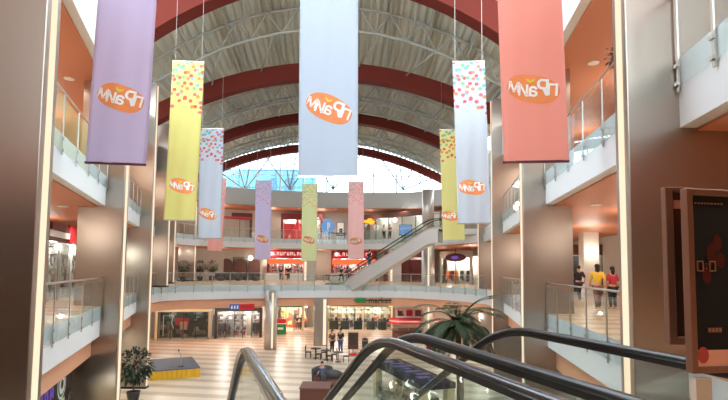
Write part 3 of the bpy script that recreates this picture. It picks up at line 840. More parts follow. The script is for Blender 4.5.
# ---------------------------------------------------------------- lamps in the soffits, added fill lights
V2L = lambda r: [Vector(p) for p in r]
def downlight_set(row, z, step, label, group, power, d=1.3, col=(1,.82,.62), every=1, spot=2.4, skip=0):
    pts = resample(offset(row, d), step)[1:]
    proto = None
    for i, p in enumerate(pts):
        if proto is None:
            t = thing('downlight', label, 'lamp', (p.x, p.y, z), 0, group)
            MB().lathe([(.17, -.03), (.19, -.03), (.19, 0), (.17, 0)], n=16).build('trim_ring', 'white', t, local=True)
            MB().lathe([(.16, -.022), (.16, -.004)], n=16).build('lamp_disc', 'lamp_disc', t, local=True)
            proto = t
        else:
            t = copy_tree(proto); t.location = (p.x, p.y, z)
        if i % every == 0 and power: point((p.x, p.y, z-.12), power, col, .12, spot)
WARM = (1, .90, .78)
downlight_set(V2L([(-6,.5),(7,.5)]), L2-1.2, 3.0, 'unseen downlight added over the landing to light the near piers', 'added landing lamps', 330, 1.2, WARM)  # lamps out of view, added to brighten the nearest piers
downlight_set(V2L([(-6,-4.5),(7,-4.5)]), L2-1.2, 3.0, 'unseen downlight added at the back of the landing to light the near piers', 'added rear landing lamps', 330, 1.2, WARM)  # second added row, also there to lift the piers
mL = [(-7.3,10.6),(-10.05,18.9),(-13.2,28.7),(-15.6,36.2)]
V2 = lambda r: [Vector(p) for p in r]
for z, nm, pw in ((L2-1.2, 'lower', 150), (L3-1.2, 'upper', 150)):
    downlight_set(V2(mL), z, 4.2, 'round downlight in the %s orange soffit along the left side' % nm, '%s left soffit lamps' % nm, pw, 1.5, WARM)
    downlight_set(F2, z, 4.6, 'round downlight in the %s orange soffit across the far end' % nm, '%s far soffit lamps' % nm, pw, 1.2, WARM)
    downlight_set(V2([(9.6,38),(8.76,30.8),(6.45,17.3),(5.2,8.5)]), z, 4.2, 'round downlight in the %s orange soffit along the right side' % nm, '%s right soffit lamps' % nm, pw, 1.6, WARM)
downlight_set(F1[6:], L1-1.9, 4.0, 'round downlight under the far eye-level gallery', 'ground floor soffit lamps', 260, 1.2, WARM)
downlight_set(V2([(-10.05,18.9),(-13.2,28.7),(-15.6,36.2)]), L1-1.9, 4.5, 'round downlight under the left eye-level gallery', 'left ground soffit lamps', 220, .7, WARM)
for z in (L1+3.2, L2+3.2):  # fill points added through the galleries, no fixtures drawn
    for p in resample(offset(F2, 2.6), 6.0)[1:-1]: point((p.x, p.y, z), 65, (1,.93,.84), .5)
for p in ((-12,14.5), (-14.5,23), (-17,32)): 
    for z in (L1+3.0, L2+3.0): point((p[0]-.6, p[1], z), 95, WARM, .6)
for p in ((9.2,11), (10,18), (11.5,25), (12.5,33)):
    for z in (L1+3.0, L2+3.0): point((p[0], p[1], z), 95, WARM, .6)
for p in ((-18,45), (-13,46.5), (-8.5,50), (-3,55), (2,55), (9,48), (9.5,40), (8,50)): point((p[0], p[1], 3.2), 170, (1,.93,.82), .3)

# ---------------------------------------------------------------- shop fronts
def frame_axes(px0, px1, Y0, Y1, z):
    """ends of a shop front from picture columns and depths"""
    a = at(px0, 270, Y0); b = at(px1, 270, Y1); a.z = b.z = z
    return a, b
def shopfront(label, cat, px0, px1, Y0, Y1, z, h, hdr, m_frame, m_sign, goods, n_bays, door=None, depth=1.5, sign_text=None, sign_h=.7, glow=None, glass='glass_shop', merch='goods', lamp=120, shelf=True, group=None, back='wall_white'):
    a, b = frame_axes(px0, px1, Y0, Y1, z); L = (b-a).length; rz = math.atan2(b.y-a.y, b.x-a.x)
    t = thing('shop', label, cat, (a+b)/2, rz, group)
    B = lambda c, s: MB().obox(c, s)
    # header, jambs
    MB().obox((0, .08, h+hdr/2), (L, .3, hdr)).build('header', m_frame, t, local=True, bevel=.02)
    for s in (-1, 1): MB().obox((s*(L/2-.12), .05, h/2), (.24, .26, h)).build('jamb', m_frame, t, local=True)
    bw = (L-.48)/n_bays
    for i in range(n_bays):
        x = -L/2+.24+bw*(i+.5)
        if i == door:
            continue
        MB().obox((x, .03, h/2+.04), (bw-.06, .02, h-.12)).build('shop_window', glass, t, local=True)
    for i in range(n_bays+1):
        x = -L/2+.24+bw*i; MB().obox((x, .03, h/2), (.06, .08, h)).build('mullion', 'dark_metal', t, local=True)
    if m_sign:
        sw = L*.86
        s = MB().obox((0, -.12, h+hdr*.55), (sw, .1, sign_h)).build('sign_board', m_sign, t, local=True, bevel=.01)
        if sign_text == 'blocks':
            n = 9
            for k in range(n):
                x = -sw*.36+sw*.78*k/(n-1)
                g = MB(); 
                g.obox((x-.1, -.18, h+hdr*.55), (.06, .02, sign_h*.5)); 
                if k % 2: g.obox((x+.02, -.18, h+hdr*.55+sign_h*.2), (.2, .02, .07))
                else: g.obox((x+.02, -.18, h+hdr*.55-sign_h*.2), (.2, .02, .07))
                if k % 3: g.obox((x+.1, -.18, h+hdr*.55), (.06, .02, sign_h*.5))
                o = g.build('letter', glow or 'white', s, local=True)
            g = MB(); n = 16; g.add([(-sw*.445+.26*math.cos(2*PI*q/n), -.18, h+hdr*.55+.26*math.sin(2*PI*q/n)) for q in range(n)], [tuple(range(n))[::-1]]); g.build('round_mark', glow or 'white', s, local=True)
    # inside: floor plinth, back panel, ceiling lamp
    MB().obox((0, depth, h/2+.2), (L, .08, h+.4)).build('back_panel', back, t, local=True)
    MB().obox((0, depth/2, h+.2), (L, depth, .06)).build('shop_ceiling', 'wall_white', t, local=True)
    R = Matrix.Rotation(rz, 3, 'Z'); C = (a+b)/2
    for k in (-.25, .25):
        p = C+R@Vector((k*L, depth*.35, h-.2)); point(p, lamp, (1, .95, .88), .2)
    return t, C, R, L
def in_shop(C, R, x, y, z): return C+R@Vector((x, y, z))
def shelf_unit(label, p, rz, w, h, merch, group, shelves=4, mat_='wall_white', glabel=None):
    """shelf with boards; the goods on it are too small and many to count"""
    t = thing('display_shelf', label, 'shelf', p, rz, group)
    for s in (-1, 1): MB().obox((s*(w/2-.02), 0, h/2), (.04, .42, h)).build('side_panel', mat_, t, local=True)
    for k in range(shelves): MB().obox((0, 0, .06+k*(h-.1)/(shelves-1)), (w-.08, .42, .035)).build('shelf_board', mat_, t, local=True)
    MB().obox((0, .2, h/2), (w, .02, h)).build('back', mat_, t, local=True)
    g = MB(); random.seed(int(abs(p[0]*131+p[1]*17))+int(w*100))
    for k in range(shelves-1):
        z = .08+k*(h-.1)/(shelves-1); x = -w/2+.08; gap = (h-.1)/(shelves-1)
        while x < w/2-.14:
            q = random.uniform(.1, .22); hh = gap*random.uniform(.5, .88); g.obox((x+q/2, -.02, z+hh/2), (q*.9, random.uniform(.22, .36), hh)); x += q
    o = g.build('merchandise', merch, None, local=True); o.location = p; o.rotation_euler = (0, 0, rz); tag(o, glabel or ('small goods standing on the '+label), 'goods', kind='stuff')
    return t
def rack(label, p, rz, n, group, cols, w=1.4):
    t = thing('clothes_rack', label, 'clothes rack', p, rz, group)
    for s in (-1, 1): MB().obox((s*w/2, 0, .75), (.04, .04, 1.5)).build('post', 'steel_fine', t, local=True); MB().obox((s*w/2, 0, .03), (.06, .5, .05)).build('foot', 'steel_fine', t, local=True)
    MB().obox((0, 0, 1.5), (w, .04, .04)).build('rail', 'steel_fine', t, local=True)
    g = MB()
    for k in range(n):
        x = -w/2+.1+(w-.2)*k/(n-1); hh = .8+.15*((k*7) % 3)
        g.cur = (k*5+k//2) % len(cols)
        g.add([(x-.03,-.2,1.42),(x+.03,-.2,1.42),(x+.03,.2,1.42),(x-.03,.2,1.42),(x-.04,-.27,1.42-hh),(x+.04,-.27,1.42-hh),(x+.04,.27,1.42-hh),(x-.04,.27,1.42-hh)],
              [(3,2,1,0),(4,5,6,7),(1,0,4,5),(2,1,5,6),(3,2,6,7),(0,3,7,4)])
    o = g.build('garments', cols, None, local=True); o.location = p; o.rotation_euler = (0, 0, rz); tag(o, 'garments packed on the '+label, 'clothes', kind='stuff')

# red shops on the far eye-level gallery
for k, (px0, px1, lab) in enumerate(((267, 307, 'red fronted shop with lit white sign letters left of the lime banner'), (331, 377, 'red fronted shop behind the far escalator'))):
    t, C, R, L = shopfront(lab, 'shop', px0, px1, 60.9, 60.8, L1, 2.75, 1.0, 'deep_red', 'sign_red', None, 5, 2, sign_text='blocks', glow='sign_glow', back='goods_red', lamp=260, sign_h=.75)
    MB().obox((0, -.16, 2.35), (L*.96, .08, .62)).build('window_band', 'sign_orange_glow', t, local=True)
    rz = math.atan2((R@Vector((1,0,0))).y, (R@Vector((1,0,0))).x)
    for j, x in enumerate((-.36, -.18, .2, .38)):
        shelf_unit('%s goods shelf in the %s' % (('far left', 'left', 'right', 'far right')[j], ('red shop left of the lime banner', 'red shop behind the escalator')[k]), in_shop(C, R, x*L, .9, .02), rz, .8, 2.1, 'goods_red', 'shelves in the red shops')
    for j, x in enumerate((-.34, .3)):
        q = in_shop(C, R, x*L, -.7, 0)
        tt = thing('display_counter', ('white display counter before the left half of the ' if j == 0 else 'white display counter before the right half of the ')+('red shop left of the lime banner' if k == 0 else 'red shop behind the escalator'), 'counter', q, rz, 'white counters before the red shops')
        MB().obox((0,0,.42), (1.9,.5,.84)).build('body', 'white', tt, local=True, bevel=.02); MB().obox((0,0,.86), (1.98,.56,.05)).build('counter_top', 'fascia', tt, local=True)
# cafe with arches on the far left of that gallery
t, C, R, L = shopfront('cafe front in pale stone on the eye-level gallery behind the lilac banner', 'cafe', 204, 262, 60.3, 61.6, L1, 2.9, .9, 'wall_beige', None, None, 4, 1, lamp=70)
for j in range(4):
    x = -L*.36+L*.24*j; b = MB()
    vs = []; n = 12
    for q in range(n+1): th = PI*q/n; vs.append((x+.75*math.cos(th), -.1, 1.9+.75*math.sin(th)))
    b.add(vs, [tuple(range(n+1))]); b.obox((x, -.09, .95), (1.5, .02, 1.9)); b.build('arch_panel', 'cloth_brown', t, local=True)
q = at(250, 258, 60.0); t = thing('wall_lamp', 'round white globe lamp on the cafe front', 'lamp', (q.x, q.y+.3, q.z))
MB().ell((0,0,0), (.3,.3,.3)).build('globe', 'globe', t, True, local=True); MB().tube([(0,0,0),(0,.5,0)], .03).build('arm', 'dark_metal', t, local=True)
# dark red panelled front right of the far escalator
t, C, R, L = shopfront('dark red panelled shop front under the far escalator', 'shop', 384, 424, 61, 56.5, L1, 2.9, .8, 'deep_red', None, None, 3, None, glass='glass_shop', lamp=40)
MB().obox((0, .12, 1.35), (L-.5, .04, 2.6)).build('panel', 'deep_red', t, local=True)
# clothes shop with the oval sign, far right
t, C, R, L = shopfront('clothes shop under a dark purple oval sign at the far right', 'shop', 440, 472, 52.5, 50.0, L1, 2.75, .7, 'wall_beige', None, None, 2, None, lamp=150)
rz = math.atan2((R@Vector((1,0,0))).y, (R@Vector((1,0,0))).x)
b = MB(); n = 28
for y in (0,): 
    vs = [(1.15*math.cos(2*PI*q/n), yy, .42*math.sin(2*PI*q/n)) for yy in (-.1, .1) for q in range(n)]
    b.add(vs, [tuple(range(n))[::-1], tuple(range(n, 2*n))]+[(q, (q+1)%n, n+(q+1)%n, n+q) for q in range(n)])
q = at(455.5, 257.5, 50.2); o = b.build('sign_board', 'maroon', None, local=True); o.location = q; o.rotation_euler.z = rz; o.name = 'oval_sign'; tag(o, 'dark purple oval sign over the clothes shop at the far right', 'sign')
g = MB(); g.ell((0, -.12, 0), (.42, .03, .16)); gg = g.build('lettering', 'purple_glow', o, True, local=True)
MB().tube([(0,0,.4),(0,0,.9)], .03).build('hanger', 'dark_metal', o, local=True)
rack('clothes rack of rust garments under the oval sign', in_shop(C, R, -L*.27, .9, 0), rz, 9, None, ['brown', 'cloth_red', 'orange'], 1.5)
rack('clothes rack of grey garments under the oval sign', in_shop(C, R, L*.2, .9, 0), rz, 9, None, ['cloth_dark', 'cloth_white', 'dark_grey'], 1.4)

# upper gallery
t, C, R, L = shopfront('dark restaurant front with red awning on the upper gallery', 'restaurant', 215, 251, 60.5, 61.8, L2, 2.6, .8, 'brown', None, None, 3, None, lamp=14, merch='goods_dark')
MB().obox((0, -.25, 2.75), (L, .5, .25)).build('awning', 'red', t, local=True); MB().obox((0, .2, 1.3), (L-.5, .05, 2.5)).build('dark_panel', 'black', t, local=True)
t, C, R, L = shopfront('red lit shop with draped red display on the upper gallery', 'shop', 280, 322, 62.0, 62.0, L2, 2.7, .8, 'deep_red', None, None, 4, None, lamp=130)
MB().obox((-.1*L, .9, 1.2), (L*.72, .05, 2.1)).build('red_panel', 'sign_red_glow', t, local=True)
b = MB(); b.lathe([(.95, 0), (.8, .5), (.45, 1.5), (.16, 2.5), (.05, 3.1)], (-.12*L, .35, 0), 14); b.build('drape', 'sign_red', t, True, local=True)
for k, zz in enumerate((2.9, 2.35)): MB().obox((L*.28, -.1, zz), (1.4, .06, .22)).build('lit_line', 'sign_glow', t, local=True)
q = at(328, 227, 61.8); t = thing('round_sign', 'pale blue round sign on the upper gallery wall', 'sign', q)
b = MB(); n = 28; vs = [(.85*math.cos(2*PI*k/n), yy, 1.0*math.sin(2*PI*k/n)) for yy in (-.1,.1) for k in range(n)]
b.add(vs, [tuple(range(n))[::-1], tuple(range(n,2*n))]+[(k,(k+1)%n,n+(k+1)%n,n+k) for k in range(n)]); b.build('disc', 'screen_blue', t, local=True)
MB().obox((0,-.13,0), (.1,.03,1.1)).obox((.2,-.13,.25), (.08,.03,.6)).build('mark', 'white', t, local=True)
q = at(340.5, 229, 61.9); t = thing('wall_poster', 'small white framed poster on the upper gallery wall', 'poster', q)
MB().obox((0,0,0), (.95,.06,1.7)).build('frame', 'dark_grey', t, local=True); MB().obox((0,-.04,.05), (.82,.03,1.5)).build('sheet', 'white', t, local=True); MB().obox((.05,-.06,-.2), (.4,.02,.5)).build('picture', 'dark_grey', t, local=True)
q = at(337, 236, 58.9+.9); t = thing('bench', 'black bench behind the upper glass railing', 'bench', (q.x, q.y, L2))
MB().obox((0,0,.84), (2.2,.5,.12)).build('seat', 'black', t, local=True)
for s in (-1,1): MB().obox((s*.95,0,.39), (.12,.45,.78)).build('leg', 'black', t, local=True)
t, C, R, L = shopfront('brown cafe front with yellow lights on the upper gallery right of the pink banner', 'cafe', 362, 432, 61.5, 54.5, L2, 2.7, .6, 'brown', None, None, 5, 2, lamp=60)
rz = math.atan2((R@Vector((1,0,0))).y, (R@Vector((1,0,0))).x)
q = at(369, 221.5, 60.3); t = thing('neon_sign', 'glowing orange sign on the upper cafe', 'sign', q)
b = MB(); b.ell((0,0,0), (.8,.12,.2)); b.ell((.1,0,.25), (.3,.1,.15)); b.ell((.3,0,-.22), (.35,.1,.12)); b.build('glow', 'neon_orange', t, True, local=True); MB().obox((0,.15,0), (1.7,.06,.5)).build('back_plate', 'brown', t, local=True)
q = at(395, 220, 57.5); t = thing('globe_lamp', 'white globe lamp hanging over the upper cafe', 'lamp', q)
MB().ell((0,0,0), (.24,.24,.24)).build('globe', 'globe', t, True, local=True); MB().tube([(0,0,.2),(0,0,L3-1.2-q.z)], .015).build('cable', 'dark_metal', t, local=True)
q = at(405.5, 230, 56.4); t = thing('screen', 'blue lit screen in the upper cafe', 'screen', (q.x, q.y, L2))
MB().obox((0,0,q.z-L2), (1.35,.1,1.15)).build('panel', 'screen_blue', t, local=True); MB().obox((0,.06,q.z-L2), (1.45,.08,1.25)).build('frame', 'dark_metal', t, local=True); MB().obox((0,.05,(q.z-L2-.5)/2), (.12,.08,q.z-L2-.5)).build('stand', 'dark_metal', t, local=True)
# left shop with red sign, seen between the two nearest piers
def leftpt(px, Y, z): p = at(px, 270, Y); return Vector((p.x, Y, z))
a = Vector((-12.55, 11.5, L1)); d = Vector((-13.9, 17.2, L1)); ldir = (d-a).normalized()
def shop_left(label, cat, y0, y1, z, h, **kw):
    f = lambda y: Vector((-12.2-(y-9)*.318, y, z)); a, b = f(y1), f(y0)
    return a, b
# build by turning a front so that it faces the void
def side_front(label, cat, A, B, z, h, hdr, m_frame, n_bays, lamp, depth=1.0, door=None):
    a, b = Vector((*A, z)), Vector((*B, z)); L = (b-a).length; rz = math.atan2(b.y-a.y, b.x-a.x)
    t = thing('shop', label, cat, (a+b)/2, rz)
    MB().obox((0,.08,h+hdr/2), (L,.3,hdr)).build('header', m_frame, t, local=True)
    for s in (-1,1): MB().obox((s*(L/2-.12),.05,h/2), (.24,.26,h)).build('jamb', m_frame, t, local=True)
    bw = (L-.48)/n_bays
    for i in range(n_bays):
        if i != door: MB().obox((-L/2+.24+bw*(i+.5),.03,h/2), (bw-.06,.02,h-.1)).build('shop_window', 'glass_shop', t, local=True)
    for i in range(n_bays+1): MB().obox((-L/2+.24+bw*i,.03,h/2), (.05,.08,h)).build('mullion', 'steel_fine', t, local=True)
    MB().obox((0,depth,h/2+.2), (L,.06,h+.4)).build('back_panel', 'wall_white', t, local=True); MB().obox((0,depth/2,h+.2), (L,depth,.05)).build('shop_ceiling', 'wall_white', t, local=True)
    R = Matrix.Rotation(rz,3,'Z')
    for k in (-.3,0,.3): point((a+b)/2+R@Vector((k*L,depth*.4,h-.25)), lamp, (1,.97,.92), .2)
    return t, (a+b)/2, R, L, rz
# void is to the right (+X) of the left wall: run from near to far so that local -Y looks at the void
t, C, R, L, rz = side_front('shop with red lit sign on the left eye-level gallery', 'shop', (-12.7,19.5), (-16.8,31.5), L1, 2.55, .75, 'brown', 6, 70)
for nm, x, w, z, hh, m in (('sign_plate', -.15, 2.6, 3.0, .8, 'sign_red'), ('sign_strip', -.37, 2.9, 2.85, .25, 'white'), ('sign_strip', -.37, 2.9, 3.15, .25, 'deep_red')):
    MB().obox((x*L, -.14, z), (w, .1, hh)).build(nm, m, t, local=True)
for j in range(6):
    shelf_unit('%s white shelf in the shop with red sign on the left' % ('nearest', 'second', 'third', 'fourth', 'fifth', 'farthest')[j], C+R@Vector((-L*.42+L*.168*j, .65, .02)), rz, 1.35, 2.1, 'goods', 'shelves in the left shop')
q = C+R@Vector((-.44*L, -.16, 2.3)); t = thing('wall_lamp', 'small bright lamp beside the red sign on the left', 'lamp', q, rz)
MB().ell((0,-.12,0), (.13,.13,.13)).build('globe', 'globe', t, True, local=True); MB().tube([(0,0,0),(0,.3,0)], .02).build('arm', 'dark_metal', t, local=True)
# ground floor on the left, black sign fascia with green round emblem
A = Vector((-8.2, 8.8)); Bq = Vector((-11.2, 18.4)); a = v3(A.lerp(Bq, .30), 0); b_ = v3(A.lerp(Bq, .98), 0)
t, C, R, L, rz = side_front('ground floor shop with black sign board and green round emblem on the left', 'shop', (a.x+.35, a.y), (b_.x+.35, b_.y), G0, 2.45, 1.1, 'black', 5, 60, depth=.25)
s = MB().obox((0,-.1,3.0), (L,.1,1.05)).build('sign_board', 'black', t, local=True)
def disc(b, c, r0, y, n=28, rx=1.0):
    b.add([(c[0]+r0*rx*math.cos(2*PI*k/n), y, c[1]+r0*math.sin(2*PI*k/n)) for k in range(n)], [tuple(range(n))[::-1]])
pr = None
for r_, m, y in ((.50, 'fascia', -.17), (.43, 'green', -.175), (.33, 'fascia', -.18), (.16, 'dark_green', -.185)):
    b = MB(); disc(b, (L*.30, 3.0), r_, y); b.build('emblem_ring', m, s, local=True)
for k in range(7):
    b = MB(); x = L*.14-.55*k; b.obox((x-.12,-.17,2.95), (.07,.02,.34)).obox((x+.12,-.17,2.95), (.07,.02,.34)).obox((x,-.17,2.95+(.14 if k%2 else -.02)), (.2,.02,.07)); b.build('letter', 'purple_glow', s, local=True)
MB().obox((0,.0,1.25), (L-.6,.03,2.2)).build('lit_window', 'cream', t, local=True)

# ground floor shops at the far end
t, C, R, L = shopfront('dark green glazed shop window with a red picture on the ground floor left', 'shop', 157, 212.5, 47.9, 48.9, G0, 2.65, .28, 'cream', None, None, 4, None, depth=1.3, lamp=16)
rz = math.atan2((R@Vector((1,0,0))).y, (R@Vector((1,0,0))).x)
MB().obox((0, 1.1, 1.35), (L-.5, .05, 2.6)).build('dark_display', 'goods_dark', t, local=True)
MB().obox((-.05*L, .95, 1.6), (1.3, .05, .7)).build('picture', 'cloth_red', t, local=True); MB().obox((-.02*L, .92, 1.2), (.7,.04,.8)).build('picture_figure', 'skin', t, local=True)
b = MB(); x = -L*.36; b.tube([(x,.2,.3),(x,.2,2.3),(x+.9,.2,2.2),(x+.75,.2,1.6),(x+.95,.2,1.0)], .05, 6); b.build('hanger_frame', 'cloth_white', t, local=True)
MB().obox((L*.5-.08, -.06, 1.35), (.25,.3,2.7)).build('pilaster', 'wall_beige', t, local=True)
t, C, R, L = shopfront('ground floor shop with blue and red sign left of the round column', 'shop', 216, 263.5, 49.1, 50.2, G0, 2.65, .3, 'dark_grey', None, None, 5, 3, depth=2.2, lamp=80, back='goods')
rz = math.atan2((R@Vector((1,0,0))).y, (R@Vector((1,0,0))).x)
q = at(242, 307, 42.05); ts = thing('shop_sign', 'blue and red sign board on the orange band left of the round column', 'sign', q, .42)
s = MB().obox((-.62,0,0), (.82,.1,.5)).build('sign_plate', 'sign_blue', ts, local=True)
for k in range(3): MB().obox((-.86+.24*k,-.06,0), (.13,.03,.28)).build('letter', 'white', s, local=True)
s = MB().obox((.42,0,0), (1.24,.1,.5)).build('sign_plate', 'sign_red', ts, local=True)
for k in range(5): MB().obox((-.02+.22*k,-.06,0), (.11,.03,.26)).build('letter', 'poster_red', s, local=True)
MB().obox((0,.2,.1), (.1,.4,.1)).build('bracket', 'dark_metal', ts, local=True)
for j, x in enumerate((-.4,-.22,-.05,.1,.38)):
    shelf_unit('%s shelf of shoes in the shop with blue and red sign' % ('far left', 'left', 'middle', 'right', 'far right')[j], in_shop(C,R,x*L,1.4,.02), rz, .72, 2.3, 'goods', 'shelves in the blue and red shop', 5)
rack('clothes rack behind the left window of the blue and red shop', in_shop(C,R,-.3*L,.6,0), rz, 12, None, ['cloth_dark','cloth_blue','brown'], 1.3)
rack('clothes rack behind the right window of the blue and red shop', in_shop(C,R,.38*L,.6,0), rz, 10, None, ['cloth_dark','cloth_brown','dark_grey'], .9)
# supermarket entrance with the green lintel
t, C, R, L = shopfront('supermarket entrance with green lintel beside the round column', 'shop', 277, 305, 55.5, 55.5, G0, 2.6, .5, 'cream', 'green', None, 3, 1, depth=3.2, back='goods_food', lamp=170, sign_h=.42)
p = at(281.5, 333, 53); g0 = atz(281, 334, 0)
t = thing('service_counter', 'green and white service counter at the supermarket entrance', 'counter', (g0.x, g0.y, 0))
MB().obox((0,0,.55), (1.0,.7,1.1)).build('body', 'green', t, local=True, bevel=.02); MB().obox((0,-.01,1.12), (1.1,.8,.06)).build('counter_top', 'white', t, local=True); MB().obox((0,-.36,.62), (.6,.02,.22)).build('label_panel', 'fascia', t, local=True)
MB().obox((0,0,1.4), (.95,.5,.5)).build('goods_box', 'red', t, local=True)
# supermarket checkouts
t, C, R, L = shopfront('brightly lit supermarket front with dark green lintel', 'supermarket', 327, 393, 57.0, 57.0, G0, 2.65, .35, 'cream', 'dark_green', None, 7, 3, depth=2.8, back='goods_food', lamp=190, sign_h=.3)
for j in range(9):
    shelf_unit('supermarket shelf number'.replace(' number', '')+' '+('at the far left end','second from the left','third from the left','fourth from the left','in the middle of the row','fourth from the right','third from the right','second from the right','at the far right end')[j], in_shop(C,R,-L*.45+L*.9*j/8,2.4,.02), 0, .85, 2.3, 'goods_food', 'supermarket shelves', 5)
for j, px in enumerate((334, 345, 358, 371, 382)):
    q = at(px, 330, 57.9); tt = thing('checkout', ('leftmost dark green checkout of the supermarket','second dark green checkout from the left','middle dark green checkout of the supermarket','second dark green checkout from the right','rightmost dark green checkout of the supermarket')[j], 'checkout', (q.x, 57.75, 0), 0, 'supermarket checkouts')
    MB().obox((0,0,.45), (1.0,.7,.9)).build('body', 'dark_green', tt, local=True, bevel=.02); MB().obox((0,-.02,.92), (1.05,.76,.05)).build('belt', 'black', tt, local=True); MB().obox((.25,.15,1.15), (.3,.25,.35)).build('till', 'dark_grey', tt, local=True); MB().tube([(-.45,.2,.9),(-.45,.2,2.3)], .03).build('pole', 'green', tt, local=True)
# market sign on the orange band
q0 = at(373, 300.5, 45.55); t = thing('market_sign', 'dark sign letters over the supermarket under the far escalator', 'sign', q0)
MB().obox((-1.12,0,.02), (1.0,.12,.45)).build('emblem', 'green', t, local=True, bevel=.08)
tv, tf = text_mesh('market', .72, False, .04, .012)
MB().add([(v.x*1.0+.62, -.02-v.z, v.y) for v in tv], tf).build('lettering', 'dark_green', t, local=True)
MB().obox((0,.08,0), (3.5,.05,.1)).build('mounting_rail', 'dark_metal', t, local=True)
MB().obox((.1,.3,0), (.1,.4,.1)).build('bracket', 'dark_metal', t, local=True)

# red and white cafe counter right of the supermarket
q = atz(414, 341, 0); t = thing('cafe_counter', 'round ended cafe counter with red and white canopy band on the ground floor', 'counter', (q.x, q.y, 0))
b = MB(); 
def stadium(w, d, n=10):
    r = d/2; return [( w/2-r+r*math.cos(PI*k/n-PI/2), r*math.sin(PI*k/n-PI/2)) for k in range(n+1)]+[(-w/2+r+r*math.cos(PI*k/n+PI/2), r*math.sin(PI*k/n+PI/2)) for k in range(n+1)]
MB().prism(stadium(4.3,2.2), 0, 1.05).build('body', 'brown', t, local=True); MB().prism(stadium(4.5,2.4), 1.05, 1.12).build('counter_top', 'copper', t, local=True)
MB().prism(stadium(5.0,2.8), 1.75, 1.95).build('canopy_band', 'red', t, local=True); MB().prism(stadium(4.9,2.7), 1.95, 2.1).build('canopy_band', 'white', t, local=True); MB().prism(stadium(5.04,2.84), 2.1, 2.18).build('canopy_rim', 'red', t, local=True)
for x in (-1.7,-.6,.6,1.7): MB().obox((x,-.6,1.45), (.08,.08,.8)).build('post', 'steel_fine', t, local=True)
MB().obox((0,.3,2.7), (3.6,.5,.9)).build('lightbox', 'fascia', t, local=True)
for k in range(4): MB().obox((-1.3+.85*k,.03,2.72), (.6,.04,.6)).build('menu_picture', ('goods_food','cloth_red','cloth_brown','orange')[k], t, local=True)
for j in range(3):
    p = Vector((q.x-1.7+1.0*j, q.y-1.75, 0)); tt = thing('bar_stool', ('left','middle','right')[j]+' bar stool in front of the red and white cafe counter', 'stool', p, 0, 'stools at the cafe counter')
    MB().lathe([(.22,.72),(.24,.76),(.22,.8)], n=14).build('seat', 'brown', tt, True, local=True); MB().lathe([(.22,0),(.22,.03),(.03,.05),(.03,.72)], n=12).build('leg', 'steel_fine', tt, local=True)
q = atz(431, 352, 0); t = thing('vending_box', 'dark red cabinet beside the palm', 'cabinet', (q.x, q.y, 0))
MB().obox((0,0,.7), (.8,.6,1.4)).build('body', 'deep_red', t, local=True, bevel=.03); MB().obox((0,-.31,.9), (.5,.02,.6)).build('front_panel', 'red', t, local=True); MB().obox((0,0,1.44), (.86,.66,.08)).build('lid', 'brown', t, local=True)

# ---------------------------------------------------------------- stage, stands, kiosk, seats
c = [atz(150,381,0), atz(200,377,0), atz(204,374,0), atz(162,366,0)]
f0, f1 = c[0], c[1]; dx = (f1-f0).normalized(); dy = Vector((-dx.y, dx.x, 0)); w_ = (f1-f0).length; dp = 4.1
pts = [f0, f1, f1+dy*dp-dx*.1, f0+dy*dp+dx*.1]
t = thing('stage', 'low stage with grey top and yellow pleated skirt', 'stage', (f0+f1)/2)
MB().prism([(p.x,p.y) for p in pts], .54, .62).build('stage_top', 'stage_top', t)
b = MB(); cen = sum(pts, Vector())/4
for a, e in zip(pts, pts[1:]+pts[:1]):
    n = max(6, int((e-a).length/.14)); row = []
    nrm = (e-a).normalized().cross(Vector((0,0,1)))
    for k in range(n+1): row.append(a.lerp(e, k/n)*.995+cen*.005+nrm*(.025 if k%2 else -.02))
    b.strip([r_.copy() for r_ in row], [Vector((r_.x,r_.y,.55)) for r_ in row])
b.build('skirt', 'yellow_skirt', t)
q = f0.lerp(f1,.62)+dy*.7; t = thing('microphone_stand', 'thin grey microphone stand on the stage', 'stand', (q.x, q.y, .62))
MB().tube([(q.x,q.y,.64),(q.x,q.y,1.35),(q.x-.15,q.y,1.6)], .035).build('pole', 'steel_fine', t); MB().lathe([(.2,.62),(.2,.65),(.04,.67)], (q.x,q.y,0)).build('base', 'dark_metal', t); MB().ell((q.x-.17,q.y,1.64), (.05,.05,.08)).build('microphone', 'dark_grey', t)

q = atz(353, 355, 0); t = thing('info_stand', 'brown advertising stand with red base on the ground floor', 'stand', (q.x, q.y, 0))
MB().obox((0,0,1.15), (.85,.12,1.35)).build('panel', 'brown', t, local=True, bevel=.02); MB().obox((0,-.07,1.3), (.65,.02,.9)).build('poster', 'copper_dark', t, local=True); MB().tube([(0,0,.08),(0,0,.5)], .05).build('post', 'steel_fine', t, local=True); MB().lathe([(.38,0),(.36,.1),(.1,.16)]).build('base', 'sign_red', t, True, local=True)
q = atz(365, 350, 0); t = thing('litter_bin', 'slim dark grey litter bin right of the brown stand', 'bin', (q.x, q.y, 0))
MB().lathe([(.22,0),(.26,.1),(.28,.8),(.26,.95),(.1,1.05)]).build('body', 'dark_grey', t, True, local=True); MB().lathe([(.29,.8),(.29,.86)]).build('rim', 'steel_fine', t, local=True)

